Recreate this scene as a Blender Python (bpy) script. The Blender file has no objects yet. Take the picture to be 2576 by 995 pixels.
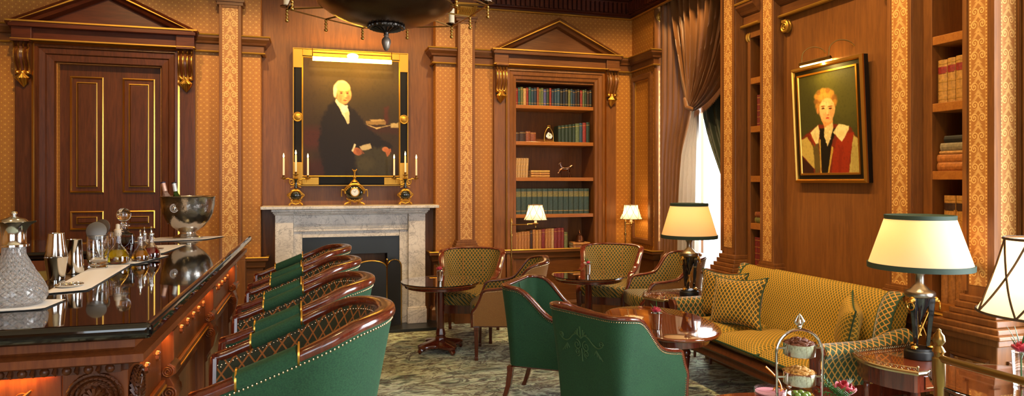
import bpy, bmesh, math, random
import numpy as np
from mathutils import Vector, Matrix
PI = math.pi; TAU = 2*PI
R = math.radians
random.seed(7)
scn = bpy.context.scene
col = scn.collection
OB = [0]

# ------------------------------------------------------------ mesh builder
class MB:
    def __init__(s): s.v=[]; s.f=[]; s.uv=[]; s.m=[]; s.sm=[]; s.mi=0; s.smooth=False
    def add(s, vs, fs, uvs=None, smooth=None):
        o=len(s.v); s.v.extend([tuple(p) for p in vs])
        for f in fs:
            s.f.append([o+i for i in f]); s.m.append(s.mi); s.sm.append(s.smooth if smooth is None else smooth)
            s.uv.append([uvs[i] for i in f] if uvs is not None else [(0,0)]*len(f))
        return s
    def box(s,x0,x1,y0,y1,z0,z1,f=None):
        p=[(x0,y0,z0),(x1,y0,z0),(x1,y1,z0),(x0,y1,z0),(x0,y0,z1),(x1,y0,z1),(x1,y1,z1),(x0,y1,z1)]
        if f: p=[f(*q) for q in p]
        return s.add(p,[(0,3,2,1),(4,5,6,7),(0,1,5,4),(1,2,6,5),(2,3,7,6),(3,0,4,7)],smooth=False)
    def panel(s,f,a0,a1,z0,z1,c,uvs=1.0):
        # rectangle with uv in units of its own width
        w=abs(a1-a0); p=[f(a0,z0,c),f(a1,z0,c),f(a1,z1,c),f(a0,z1,c)]
        return s.add(p,[(0,1,2,3)],[(0,z0/w),(1,z0/w),(1,z1/w),(0,z1/w)],smooth=False)
    def grid(s,P,UV=None,cu=False,cv=False,smooth=True):
        n=len(P); m=len(P[0]); vs=[p for r in P for p in r]
        us=[u for r in UV for u in r] if UV else None
        fs=[]
        for i in range(n if cu else n-1):
            for j in range(m if cv else m-1):
                i2=(i+1)%n; j2=(j+1)%m
                fs.append((i*m+j,i2*m+j,i2*m+j2,i*m+j2))
        return s.add(vs,fs,us,smooth)
    def loft(s,rings,cap=(True,True),uv=None,smooth=True):
        m=len(rings[0]); vs=[p for r in rings for p in r]
        us=[uv(p) for p in vs] if uv else None
        fs=[]
        for i in range(len(rings)-1):
            for j in range(m):
                j2=(j+1)%m; fs.append((i*m+j,i*m+j2,(i+1)*m+j2,(i+1)*m+j))
        if cap[0]: fs.append(tuple(range(m))[::-1])
        if cap[1]: fs.append(tuple((len(rings)-1)*m+j for j in range(m)))
        return s.add(vs,fs,us,smooth)
    def lathe(s,prof,n=24,c=(0,0,0),sx=1,sy=1,rot=0,smooth=True,M=None):
        rings=[]
        for r,z in prof:
            ring=[]
            for j in range(n):
                a=TAU*j/n+rot; p=Vector((r*math.cos(a)*sx,r*math.sin(a)*sy,z))
                if M: p=M@p
                ring.append((p[0]+c[0],p[1]+c[1],p[2]+c[2]))
            rings.append(ring)
        return s.loft(rings,smooth=smooth)
    def tube(s,pts,r,n=8,smooth=True,closed=False,flat=1.0):
        pts=[Vector(p) for p in pts]; N=len(pts)
        rr=list(r) if isinstance(r,(list,tuple)) else [r]*N
        if 5<=N<=9 and not closed:                      # smooth bends: Catmull-Rom resample
            q=[];w=[]
            for i in range(N-1):
                p0,p1,p2,p3=pts[max(i-1,0)],pts[i],pts[i+1],pts[min(i+2,N-1)]
                for j in range(4):
                    t=j/4; q.append(.5*((2*p1)+(p2-p0)*t+(2*p0-5*p1+4*p2-p3)*t*t+(3*p1-p0-3*p2+p3)*t**3)); w.append(lerp(rr[i],rr[i+1],t))
            pts=q+[pts[-1]]; rr=w+[rr[-1]]; N=len(pts)
        rings=[]; up=None
        for i,p in enumerate(pts):
            if closed: t=pts[(i+1)%N]-pts[(i-1)%N]
            else: t=pts[min(i+1,N-1)]-pts[max(i-1,0)]
            if t.length<1e-9: t=Vector((0,0,1))
            t.normalize()
            if up is None:
                up=Vector((0,0,1)) if abs(t.z)<.9 else Vector((1,0,0))
            a=t.cross(up)
            if a.length<1e-6: a=t.orthogonal()
            a.normalize(); b=a.cross(t); up=b
            rings.append([tuple(p+(a*math.cos(TAU*k/n)+b*math.sin(TAU*k/n)*flat)*rr[i]) for k in range(n)])
        if closed:
            rings.append(rings[0]); return s.loft(rings,(False,False),smooth=smooth)
        return s.loft(rings,smooth=smooth)
    def ball(s,c,r,sx=1,sy=1,sz=1,n=8,k=6,M=None):
        prof=[(math.sin(PI*i/k),-math.cos(PI*i/k)) for i in range(k+1)]
        prof=[(max(a,1e-4),b) for a,b in prof]
        rings=[]
        for a,b in prof:
            ring=[]
            for j in range(n):
                t=TAU*j/n; q=Vector((a*math.cos(t)*sx*r,a*math.sin(t)*sy*r,b*sz*r))
                if M: q=M@q
                ring.append((q[0]+c[0],q[1]+c[1],q[2]+c[2]))
            rings.append(ring)
        return s.loft(rings)
    def prism(s,poly,f,c0,c1,smooth=False):
        n=len(poly); vs=[f(a,b,c0) for a,b in poly]+[f(a,b,c1) for a,b in poly]
        fs=[tuple(range(n))[::-1],tuple(range(n,2*n))]+[(i,(i+1)%n,n+(i+1)%n,n+i) for i in range(n)]
        us=[(a,b) for a,b in poly]*2
        return s.add(vs,fs,us,smooth)
    def sweep(s,path,prof,f,closed=False,smooth=False,ends=True):
        # path in plane coords (a,b); prof = list of (offset to the right of travel, normal coord c)
        N=len(path); rings=[]
        for i in range(N):
            p=Vector(path[i]).to_2d()
            dn=[]; 
            if closed or i>0: d=p-Vector(path[i-1]); dn.append(d.normalized())
            if closed or i<N-1: d=Vector(path[(i+1)%N])-p; dn.append(d.normalized())
            nn=[Vector((d.y,-d.x)) for d in dn]
            if len(nn)==2:
                m=nn[0]+nn[1]
                if m.length<1e-6: m=nn[0]
                else: m=m/ max(m.dot(nn[0]),.2)
            else: m=nn[0]
            rings.append([f(p.x+m.x*o,p.y+m.y*o,c) for o,c in prof])
        if closed: rings.append(rings[0]); return s.loft(rings,(False,False),smooth=smooth)
        return s.loft(rings,(ends,ends),smooth=smooth)
    def build(s,name,mat,parent=None,bevel=0,seg=2,loc=None,rot=None,sharp=40,sub=0,solid=0,recalc=True,label=None):
        me=bpy.data.meshes.new(name); me.from_pydata(s.v,[],s.f)
        if any(any(u!=(0,0) for u in fu) for fu in s.uv[:50]) or s.uv and any(u!=(0,0) for u in s.uv[-1]):
            ul=me.uv_layers.new(name='UVMap'); flat=[c for fu in s.uv for u in fu for c in u]
            ul.data.foreach_set('uv',flat)
        for m in (mat if isinstance(mat,(list,tuple)) else [mat]): me.materials.append(m)
        me.polygons.foreach_set('material_index',s.m)
        me.polygons.foreach_set('use_smooth',s.sm)
        if recalc:
            b=bmesh.new(); b.from_mesh(me); bmesh.ops.recalc_face_normals(b,faces=b.faces); b.to_mesh(me); b.free()
        if any(s.sm): me.set_sharp_from_angle(angle=R(sharp))
        o=bpy.data.objects.new(name,me); col.objects.link(o)
        if parent: o.parent=parent
        if loc: o.location=loc
        if rot is not None: o.rotation_euler=(0,0,rot) if not isinstance(rot,(tuple,list)) else rot
        if solid:
            md=o.modifiers.new('solid','SOLIDIFY'); md.thickness=solid; md.offset=0
        if bevel:
            md=o.modifiers.new('bevel','BEVEL'); md.width=bevel; md.segments=seg; md.limit_method='ANGLE'; md.angle_limit=R(35)
            md.harden_normals=False
        if sub:
            md=o.modifiers.new('sub','SUBSURF'); md.levels=sub; md.render_levels=sub
        if label: o['label']=label
        return o

def thing(name,label,cat,loc=(0,0,0),rz=0,group=None):
    o=bpy.data.objects.new(name,None); col.objects.link(o); o.empty_display_size=.1
    o.location=loc; o.rotation_euler=(0,0,rz); o['label']=label; o['category']=cat
    if group: o['group']=group
    return o
def tag(o,label,cat,group=None,kind=None):
    if label: o['label']=label
    if cat: o['category']=cat
    if group: o['group']=group
    if kind: o['kind']=kind
    return o
def struct(o): o['kind']='structure'; return o
def dup(o,loc=None,rz=None,label=None,parent=None):
    c=o.copy(); col.objects.link(c)
    if parent: c.parent=parent
    if loc is not None: c.location=loc
    if rz is not None: c.rotation_euler=(0,0,rz)
    if label: c['label']=label
    for ch in KIDS(o): dup(ch,parent=c)
    return c
def KIDS(o): return [c for c in list(bpy.data.objects) if c.parent==o]
def clamp(x,a=0,b=1): return max(a,min(b,x))
def sstep(x): x=clamp(x); return x*x*(3-2*x)
def interp(pts,x):
    if x<=pts[0][0]: return pts[0][1]
    n=len(pts); sl=[(pts[i+1][1]-pts[i][1])/(pts[i+1][0]-pts[i][0]) for i in range(n-1)]
    m=[0]+[0 if sl[i-1]*sl[i]<=0 else 2*sl[i-1]*sl[i]/(sl[i-1]+sl[i]) for i in range(1,n-1)]+[0]     # monotone cubic
    for i in range(n-1):
        a,b=pts[i]; c,d=pts[i+1]
        if x<=c:
            h=c-a; t=(x-a)/h
            return b*(1+2*t)*(1-t)**2+h*m[i]*t*(1-t)**2+d*t*t*(3-2*t)+h*m[i+1]*t*t*(t-1)
    return pts[-1][1]
def lerp(a,b,t): return a+(b-a)*t
def bez(p0,p1,p2,n=10):
    p0,p1,p2=Vector(p0),Vector(p1),Vector(p2)
    return [tuple(p0*(1-t)**2+p1*2*t*(1-t)+p2*t*t) for t in [i/n for i in range(n+1)]]
def spiral(c,r0,r1,a0,a1,n=20,f=None):
    out=[]
    for i in range(n+1):
        t=i/n; r=lerp(r0,r1,t); a=lerp(a0,a1,t); out.append((c[0]+r*math.cos(a),c[1]+r*math.sin(a)))
    return [f(a,b) for a,b in out] if f else out

# ------------------------------------------------------------ node maths
def lin(h):
    h=h.lstrip('#'); out=[]
    for i in (0,2,4):
        c=int(h[i:i+2],16)/255; out.append(c/12.92 if c<=.04045 else ((c+.055)/1.055)**2.4)
    return tuple(out)+(1,)
class E:
    def __init__(s,nt,x): s.nt=nt; s.x=x
    def _op(s,op,*o,clampv=False):
        n=s.nt.nodes.new('ShaderNodeMath'); n.operation=op; n.use_clamp=clampv
        for i,a in enumerate((s,)+o):
            a=a.x if isinstance(a,E) else a
            if isinstance(a,(int,float)): n.inputs[i].default_value=a
            else: s.nt.links.new(a,n.inputs[i])
        return E(s.nt,n.outputs[0])
    def __add__(s,o): return s._op('ADD',o)
    __radd__=__add__
    def __sub__(s,o): return s._op('SUBTRACT',o)
    def __rsub__(s,o): return (s*-1)+o
    def __mul__(s,o): return s._op('MULTIPLY',o)
    __rmul__=__mul__
    def __truediv__(s,o): return s._op('DIVIDE',o)
    def sin(s): return s._op('SINE')
    def cos(s): return s._op('COSINE')
    def abs(s): return s._op('ABSOLUTE')
    def frac(s): return s._op('FRACT')
    def min(s,o): return s._op('MINIMUM',o)
    def max(s,o): return s._op('MAXIMUM',o)
    def pow(s,o): return s._op('POWER',o)
    def sqrt(s): return s._op('SQRT')
    def atan2(s,o): return s._op('ARCTAN2',o)
    def lt(s,o): return s._op('LESS_THAN',o)
    def gt(s,o): return s._op('GREATER_THAN',o)
    def floor(s): return s._op('FLOOR')
    def ss(s,a,b,lo=0,hi=1):
        n=s.nt.nodes.new('ShaderNodeMapRange'); n.interpolation_type='SMOOTHSTEP'
        s.nt.links.new(s.x,n.inputs[0]) 
        for i,v in ((1,a),(2,b),(3,lo),(4,hi)): n.inputs[i].default_value=v
        return E(s.nt,n.outputs[0])
class Mat:
    def __init__(s,name):
        s.m=bpy.data.materials.new(name); s.m.use_nodes=True; s.nt=s.m.node_tree
        s.p=s.nt.nodes['Principled BSDF']; s.out=s.nt.nodes['Material Output']
    def coord(s,kind='Object',scale=(1,1,1)):
        t=s.nt.nodes.new('ShaderNodeTexCoord'); mp=s.nt.nodes.new('ShaderNodeMapping'); mp.inputs['Scale'].default_value=scale
        s.nt.links.new(t.outputs[kind],mp.inputs[0]); return mp.outputs[0]
    def xyz(s,vec):
        n=s.nt.nodes.new('ShaderNodeSeparateXYZ'); s.nt.links.new(vec,n.inputs[0]); return [E(s.nt,n.outputs[i]) for i in range(3)]
    def noise(s,vec,scale=5,detail=3,dist=0,rough=.5,out=0):
        n=s.nt.nodes.new('ShaderNodeTexNoise'); n.inputs['Scale'].default_value=scale; n.inputs['Detail'].default_value=detail
        n.inputs['Distortion'].default_value=dist; n.inputs['Roughness'].default_value=rough
        s.nt.links.new(vec,n.inputs['Vector']); return E(s.nt,n.outputs[out])
    def comb(s,x,y,z):
        n=s.nt.nodes.new('ShaderNodeCombineXYZ')
        for i,a in enumerate((x,y,z)):
            if isinstance(a,E): s.nt.links.new(a.x,n.inputs[i])
            else: n.inputs[i].default_value=a
        return n.outputs[0]
    def mix(s,f,a,b):
        n=s.nt.nodes.new('ShaderNodeMix'); n.data_type='RGBA'; n.clamp_factor=True
        for k,val in ((0,f),(6,a),(7,b)):
            if isinstance(val,E): s.nt.links.new(val.x,n.inputs[k])
            elif isinstance(val,(int,float,tuple)): n.inputs[k].default_value=val
            else: s.nt.links.new(val,n.inputs[k])
        return n.outputs[2]
    def ramp(s,f,stops):
        n=s.nt.nodes.new('ShaderNodeValToRGB'); s.nt.links.new(f.x,n.inputs[0]); e=n.color_ramp.elements
        while len(e)<len(stops): e.new(.5)
        for i,(p,c) in enumerate(stops): e[i].position=p; e[i].color=c
        return n.outputs[0]
    def set(s,color=None,rough=None,metal=None,**k):
        def put(name,v):
            i=s.p.inputs[name]
            if isinstance(v,E): s.nt.links.new(v.x,i)
            elif isinstance(v,(int,float,tuple)): i.default_value=v
            else: s.nt.links.new(v,i)
        if color is not None: put('Base Color',color)
        if rough is not None: put('Roughness',rough)
        if metal is not None: put('Metallic',metal)
        for a,b in k.items(): put(a.replace('_',' '),b)
        return s
    def bump(s,h,strength=.3,dist=.003):
        n=s.nt.nodes.new('ShaderNodeBump'); n.inputs['Strength'].default_value=strength; n.inputs['Distance'].default_value=dist
        s.nt.links.new(h.x,n.inputs['Height']); s.nt.links.new(n.outputs[0],s.p.inputs['Normal']); return s
def simple(name,c,rough=.5,metal=0,**k):
    return Mat(name).set(lin(c),rough,metal,**k).m

# ------------------------------------------------------------ materials
def wood(name,c1,c2,rough=.32,scale=1,coat=.25,axis=2):
    m=Mat(name); sc=[14*scale]*3; sc[axis]=1.1*scale
    v=m.coord('Object',tuple(sc)); n=m.noise(v,2.2,6,1.2,.6); g=m.noise(v,9,3,0,.6)
    c=m.mix((n*.75+g*.35).ss(.35,.75),lin(c1),lin(c2))
    return m.set(c,rough,Coat_Weight=coat,Coat_Roughness=.15,Specular_IOR_Level=.5 if coat>.5 else .32).m
W_WALL=wood('mahogany_panel','693f1e','815024',.42,1,.05)
W_WALLH=wood('mahogany_rail','5a3418','704420',.38,1,.08,axis=0)
W_WALLY=wood('mahogany_rail_side','5a3418','704420',.38,1,.08,axis=1)
W_DARK=wood('dark_mahogany','43200c','5c2f14',.36,1,.1)
W_DARKH=wood('dark_mahogany_rail','42190a','572610',.36,1,.1,axis=0)
W_FURN=wood('polished_mahogany','4a1a10','6a2a18',.16,1.5,.8)
W_FURNH=wood('polished_mahogany_top','5a2413','7c3a1c',.08,1.2,1.0,axis=0)
W_FURNH.node_tree.nodes['Principled BSDF'].inputs['Coat Roughness'].default_value=.02
PALEB=simple('pale_brass','b5a684',.25,1)
W_BAR=wood('bar_mahogany','5e2d14','7a411c',.34,1,.1)
W_SHELF=wood('shelf_mahogany','8c521f','a06428',.4,axis=0)
GOLD=simple('gilding','cf9c46',.3,1)
GOLDP=simple('gold_paint','b98a34',.42,.7)
BRASS=simple('brass','c9a25a',.22,1)
OLDBRASS=simple('antique_brass','9a7a45',.32,1)
SILVER=simple('silver','d8d4cc',.12,1)
PEWTER=simple('brushed_silver','8f877c',.3,1)
BRONZE=simple('dark_bronze','4a3524',.26,.85)
BLACK=simple('black_metal','0c0b0b',.45)
def granite():
    m=Mat('black_granite'); v=m.coord('Object'); n=m.noise(v,220,2)
    return m.set(m.mix(n.ss(.62,.72),lin('0b0909'),lin('2a2420')),.045,Coat_Weight=.6,Coat_Roughness=.02).m
GRANITE=granite()
def marble():
    m=Mat('white_marble'); v=m.coord('Object'); w=m.noise(v,3.2,8,2.5,.65); w2=m.noise(v,11,6,1.5,.6)
    a=(w-.5).abs().ss(0,.022,1,0); b=(w2-.5).abs().ss(0,.03,.6,0); cl=m.noise(v,4,4).ss(.35,.7)
    c=m.mix(cl,lin('d5cdc4'),lin('bdb6b0')); c=m.mix((a*.75).max(b*.6),c,lin('77716f'))
    return m.set(c,.28).m
MARBLE=marble()
def wallpaper(name,c1,c2):
    m=Mat(name); x,y,z=m.xyz(m.coord('Object')); u=x+y; p=.056
    U=u*(TAU/p); V=z*(TAU/p)
    d=(U.cos()+V.cos())*.5                       # peaks = star centres
    star=d.ss(.80,.93); star2=(d*-1).ss(.86,.95)
    ax=(U.sin().abs()*V.sin().abs())
    rays=(U.cos()*V.cos()).abs().ss(.93,.99)
    k=8; fine=((u+z)*(TAU/p*k/2)).sin()*((u-z)*(TAU/p*k/2)).sin()
    fine=fine.ss(-.1,.5)*.55
    dia=(((u+z)*(TAU/p)).cos().abs().ss(.965,1)).max(((u-z)*(TAU/p)).cos().abs().ss(.965,1))*.0
    ring=(d-.42).abs().ss(.03,.09,.55,0); f=fine.max(star).max(star2*.8).max(ring)
    c=m.mix(f,lin(c1),lin(c2))
    return m.set(c,m_r(f,m),.0,Metallic=.0).bump(f,.25,.001).m
def m_r(f,m): return f*-.18+.55
PAPER=wallpaper('gilt_wallpaper','955716','cf993e')
def strip(name,c1,c2):
    # woven border strip, u 0..1 across its width, v in widths
    m=Mat(name); u,v,_=m.xyz(m.coord('UV'))
    a=(u-.5).abs()*2                                 # 0 centre .. 1 edge
    per=1.55; t=(v/per).frac()
    def scroll(cx,cy,r,ph,sgn=1):
        dx=(a-cx); dy=(t*per-cy); rr=(dx*dx*.36+dy*dy).sqrt(); an=dy.atan2(dx*.6*sgn)
        w=((rr*(46))-an*1.0+ph).sin(); return w.ss(.1,.6)*rr.ss(r*.75,r,1,0)
    s1=scroll(.42,.40,.27,0); s2=scroll(.36,1.05,.25,2.0)
    vee=((t*per*9+a*5.5).sin()).ss(.45,.8)*a.ss(.0,.9,1,.2)
    body=s1.max(s2).max(vee*.65)
    inside=a.lt(.74)
    bead=((v*TAU/.17).sin()).ss(-.1,.3)*(a-.86).abs().ss(.05,.075,1,0)
    line=(a-.76).abs().ss(.01,.02,.7,0)
    f=(body*inside).max(bead).max(line)
    c=m.mix(f,lin(c1),lin(c2))
    return m.set(c,.5).bump(f,.3,.001).m
STRIP=strip('border_strip','a46a30','dcaf66')
def lattice(name,c1,c2,w=.032,h=.045,lw=.13,sheen=.5,rough=.75,c3=None):
    m=Mat(name); u,v,_=m.xyz(m.coord('UV'))
    n=m.noise(m.coord('UV'),260,2)
    a=(u/w+v/h).frac()-.5; b=(u/w-v/h).frac()-.5
    f=((a.abs()-.5).abs().ss(lw*.55,lw,1,0)).max((b.abs()-.5).abs().ss(lw*.55,lw,1,0))
    base=m.mix(n.ss(.4,.7),lin(c1),lin(c3 or c1))
    c=m.mix(f,base,lin(c2))
    return m.set(c,rough,Sheen_Weight=sheen,Sheen_Roughness=.4).bump(f,.3,.0015).m
LAT_DARK=lattice('lattice_dark','22280f','a05e20',w=.046,h=.062,lw=.10,c3='303314')
LAT_SOFA=lattice('lattice_olive','5a5216','c4932a',w=.025,h=.032,lw=.16,c3='6e641e',sheen=.05)
LAT_GREEN=lattice('lattice_green','26361c','98742c',w=.034,h=.042,lw=.19,c3='34441f',sheen=.1)
LAT_ARM=lattice('lattice_green_large','2a4228','c08c3c',w=.042,h=.058,lw=.14,c3='2f4c30')
def velvet(name,c1,c2):
    m=Mat(name); v=m.coord('Object'); n=m.noise(v,190,3); n2=m.noise(v,5,2)
    c=m.mix((n*.75+n2*.25).ss(.25,.75),lin(c1),lin(c2))
    return m.set(c,.85,Sheen_Weight=.1,Sheen_Roughness=.35,Sheen_Tint=lin('7ec09a')).bump(n,.12,.001).m
VELVET=velvet('green_velvet','133722','23502f')
VELVETL=simple('embroidery_green','3c5a34',.7)
SUEDE=velvet('tan_suede','8d5f30','a0703a')
SUEDE.node_tree.nodes['Principled BSDF'].inputs['Sheen Tint'].default_value=lin('ffe8c8')
SUEDEL=SUEDE
NAIL=simple('nail_brass','d8b890',.25,1)
PIPING=simple('green_piping','26442c',.7)
def carpet():
    m=Mat('marbled_carpet'); v=m.coord('Object',(.85,1.5,1)); w=m.noise(v,1.9,3,2.0,.5); q=m.noise(v,5.0,4,1.4,.6); ve=m.noise(v,2.3,5,2.2,.6)
    f=((w*.55+q*.45)-.5)*1.9+.5
    c=m.ramp(f,[(.24,lin('2c321e')),(.35,lin('8aa283')),(.45,lin('dcead2')),(.54,lin('adbb96')),(.60,lin('5a4e30')),(.68,lin('c4d4b2')),(.82,lin('46462c'))])
    vein=(ve-.5).abs().ss(.006,.035,1,0); c=m.mix(vein*.85,c,lin('2a1c10'))
    vv=(m.noise(v,3.1,6,2.4,.6)-.52).abs().ss(0,.03,.8,0); c=m.mix(vv*.6,c,lin('7a4a38'))
    pile=m.noise(m.coord('Object'),380,2)
    return m.set(c,.95,Sheen_Weight=.2).bump(pile,.5,.003).m
CARPET=carpet()
GLASS=Mat('clear_glass').set((.98,.99,.985,1),.0,IOR=1.45,Transmission_Weight=1.0).m
GLASSF=Mat('seeded_glass'); _v=GLASSF.coord('Object',(1,1,1)); GLASSF.set((.98,.97,.95,1),.05,IOR=1.3,Transmission_Weight=1.0).bump(GLASSF.noise(_v,300,2),.3,.001); GLASSF=GLASSF.m
def cutglass():
    m=Mat('cut_glass'); u,v,_=m.xyz(m.coord('UV')); a=((u*16+v*7).frac()-.5).abs()*2; b=((u*16-v*7).frac()-.5).abs()*2
    return m.set((.99,.98,.96,1),.06,IOR=1.40,Transmission_Weight=.86).bump(a.max(b).ss(.7,1.0),.9,.008).m
CUT=cutglass()
def liquid(n,c): return Mat(n).set(lin(c),.0,IOR=1.36,Transmission_Weight=1.0).m
def emit(name,c,s):
    m=Mat(name); m.set((0,0,0,1)); m.p.inputs['Emission Color'].default_value=lin(c); m.p.inputs['Emission Strength'].default_value=s; return m.m
def shade(name,c,e,ec='ffd9a0',tc=None):
    m=Mat(name); nt=m.nt; d=nt.nodes.new('ShaderNodeBsdfDiffuse'); t=nt.nodes.new('ShaderNodeBsdfTranslucent'); mx=nt.nodes.new('ShaderNodeMixShader')
    d.inputs[0].default_value=lin(c); t.inputs[0].default_value=lin(tc or c); mx.inputs[0].default_value=.5
    nt.links.new(d.outputs[0],mx.inputs[1]); nt.links.new(t.outputs[0],mx.inputs[2])
    em=nt.nodes.new('ShaderNodeEmission'); em.inputs[0].default_value=lin(ec); em.inputs[1].default_value=e
    ad=nt.nodes.new('ShaderNodeAddShader'); nt.links.new(mx.outputs[0],ad.inputs[0]); nt.links.new(em.outputs[0],ad.inputs[1]); nt.links.new(ad.outputs[0],m.out.inputs[0])
    return m.m
SHADE=shade('cream_silk_shade','d8ccb6',.08,'ffb860','ffd08c')
SHADEW=shade('ivory_pleated_shade','cfc6b4',.06,'ffe6c0','f0d8b0')
TRIMG=simple('dark_green_braid','27382e',.8)
TRIMB=simple('brown_braid','4a3520',.8)
LINEN=simple('white_linen','f6f0ea',.8)
WAX=Mat('ivory_wax').set(lin('f6e3c4'),.5,Subsurface_Weight=.3).m
FLAME=emit('flame','ffc060',22)
def leather(c,i):
    m=Mat('book_'+c); x,y,z=m.xyz(m.coord('Generated')); 
    return m
# ------------------------------------------------------------ room shell
YB=7.15; XR=3.46; RX=3.56; ZC=3.95
FB=lambda a,z,c:(a,YB-c,z)              # on the back wall: a=x, c=out into the room
FR=lambda a,z,c:(XR-c,a,z)              # on the right wall: a=y
FZ=lambda a,b,c:(a,b,c)                 # plan view, c=z
b=MB().box(-5,6,-3.2,8.2,-.12,0); floor=struct(b.build('floor',CARPET))
b=MB().box(-5,6,-3.2,8.2,ZC,ZC+.15); struct(b.build('ceiling',simple('ceiling_cream','d9bf92',.8)))
b=MB()
for x0,x1,z0,z1 in [(-4.2,-2.256,0,ZC),(-2.256,-1.399,2.586,ZC),(-1.399,-.5,0,ZC),(1.255,2.10,0,ZC),(2.10,3.12,2.64,ZC),(3.12,3.86,0,ZC),(2.10,3.12,0,.12)]:
    b.box(x0,x1,YB,YB+.5,z0,z1)
struct(b.build('wall_back',PAPER))
b=MB().box(-.52,1.275,YB+.15,YB+.5,0,ZC); struct(b.build('wall_back_alcove',W_WALL)).name='wall_alcove'
b=MB()                                                 # right wall with the window bay behind it
b.box(XR,XR+.4,3.146,4.55,0,ZC); b.box(XR+.24,XR+.4,4.55,4.8,0,ZC)
b.box(XR+.3,XR+.4,2.58,3.146,0,ZC); b.box(XR+.05,XR+.4,2.42,2.6,0,ZC)
b.box(XR+.05,XR+.4,-3.2,.3,0,ZC); b.box(XR+.05,XR+.4,.3,2.42,0,.5); b.box(XR+.05,XR+.4,.3,2.42,3.3,ZC)
struct(b.build('wall_right',W_WALL))
b=MB().box(RX,RX+.3,6.6,YB+.1,0,ZC); struct(b.build('wall_right_return',PAPER)).name='wall_return'
b=MB(); b.box(3.9,4.06,4.4,4.86,0,ZC); b.box(3.9,4.06,6.44,7.2,0,ZC); b.box(3.9,4.06,4.86,6.44,0,.25); b.box(3.9,4.06,4.86,6.44,3.35,ZC)
b.box(3.6,4.06,6.7,6.8,0,ZC)
struct(b.build('wall_window_bay',W_WALL)).name='wall_bay'
b=MB().box(-4.4,-4.2,-3.2,7.6,0,ZC); struct(b.build('wall_left',PAPER))
b=MB(); b.box(-4.4,3.9,-3.2,-3.0,0,.6); b.box(-4.4,3.9,-3.2,-3.0,3.3,ZC); b.box(-4.4,-2.2,-3.2,-3.0,.6,3.3); b.box(1.9,3.9,-3.2,-3.0,.6,3.3); b.box(-.4,.1,-3.2,-3.0,.6,3.3)
struct(b.build('wall_front',PAPER))

# ------------------------------------------------------------ mouldings
def crown(z0,z1,d0,d1):
    h=z1-z0
    return [(0,z0),(d0,z0),(d0,z0+h*.45),(d0+.02,z0+h*.5),(lerp(d0,d1,.5),z0+h*.62),(d1,z0+h*.82),(d1,z1),(0,z1)]
def goldbead(z,d,r=.011): return [(d-.02,z-r*.7),(d+r*.6,z-r*.7),(d+r,z),(d+r*.6,z+r*.7),(d-.02,z+r*.7)]
backL=[(-4.2,YB),(-.5,YB),(-.5,YB+.16)]
backR=[(1.255,YB+.16),(1.255,YB),(RX,YB),(RX,6.6),(RX+.2,6.6)]
n_trim=[0]
def trim(b,mat,parent=None,**k):
    o=b.build('trim_%d'%(n_trim[0]+1) if not parent else 'gold_line',mat,parent,**k)
    if not parent: n_trim[0]+=1; struct(o)
    return o
b=MB(); g=MB()
for P in (backL,backR):
    b.sweep(P,crown(2.765,2.915,.03,.085),FZ); g.sweep(P,goldbead(2.762,.035),FZ); g.sweep(P,goldbead(2.916,.085),FZ)
t=trim(b,W_WALLH); trim(g,GOLDP,t)
# dado of the back wall: panelled wainscot below a gilt line
b=MB(); g=MB()
dado=[(0,0),(.05,0),(.05,.14),(.035,.16),(.025,.17),(.025,.64),(.045,.655),(.05,.70),(.075,.72),(.075,.745),(0,.745)]
for P in (backL,backR): b.sweep(P,dado,FZ); g.sweep(P,goldbead(.75,.072,.009),FZ)
t=trim(b,W_WALLH); trim(g,GOLDP,t)
# main cornice with a dentil band
b=MB(); g=MB()
P=[(-4.2,YB),(RX,YB),(RX,4.96)]
corn=[(0,3.37),(.035,3.37),(.035,3.40),(.06,3.41),(.06,3.56),(.10,3.57),(.10,3.62),(.16,3.66),(.24,3.78),(.26,3.80),(.26,3.86),(0,3.95)]
b.sweep(P,corn,FZ); g.sweep(P,goldbead(3.372,.035,.012),FZ)
def dent(b,x0,y0,x1,y1,nx,ny,z0,z1,step=.055,w=.032,d=.05):
    L=math.hypot(x1-x0,y1-y0); n=int(L/step); tx,ty=(x1-x0)/L,(y1-y0)/L
    for i in range(n):
        a=i*step+.01; p=[(x0+tx*a,y0+ty*a),(x0+tx*(a+w),y0+ty*(a+w))]
        q=[(p[0][0],p[0][1]),(p[1][0],p[1][1]),(p[1][0]+nx*d,p[1][1]+ny*d),(p[0][0]+nx*d,p[0][1]+ny*d)]
        b.prism(q,FZ,z0,z1)
dent(b,-4.1,YB-.055,RX,YB-.055,0,-1,3.42,3.54); dent(b,RX-.055,YB-.1,RX-.055,5,-1,0,3.42,3.54)
t=trim(b,W_DARKH); trim(g,GOLDP,t)
# gilt corner beads at the alcove, wood framed panel on the return wall
b=MB(); g=MB()
f=lambda a,z,c:(RX-c,a,z)
b.sweep([(6.64,.80),(6.64,2.70),(7.12,2.70),(7.12,.80)],[(0,0),(0,.028),(.012,.034),(.055,.034),(.065,.02),(.07,0)],f,closed=True)
t=trim(b,W_WALLY)
g=MB(); g.sweep([(6.71,.87),(6.71,2.63),(7.05,2.63),(7.05,.87)],[(-.004,.0),(-.004,.014),(.004,.014),(.004,0)],f,closed=True); trim(g,GOLDP,t)
b=MB(); b.box(RX-.012,RX+.2,6.585,6.6,.75,3.37); t=trim(b,W_WALL); s=MB(); s.panel(lambda a,z,c:(a,6.585-c,z),RX+.03,RX+.12,.85,2.7,.003); s.build('border_strip',STRIP,t)
# dado panels under the rail (gilt framed), visible between the chairs
g=MB()
for x0,x1 in [(1.9,2.05),(3.18,3.5)]:
    pass
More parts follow.
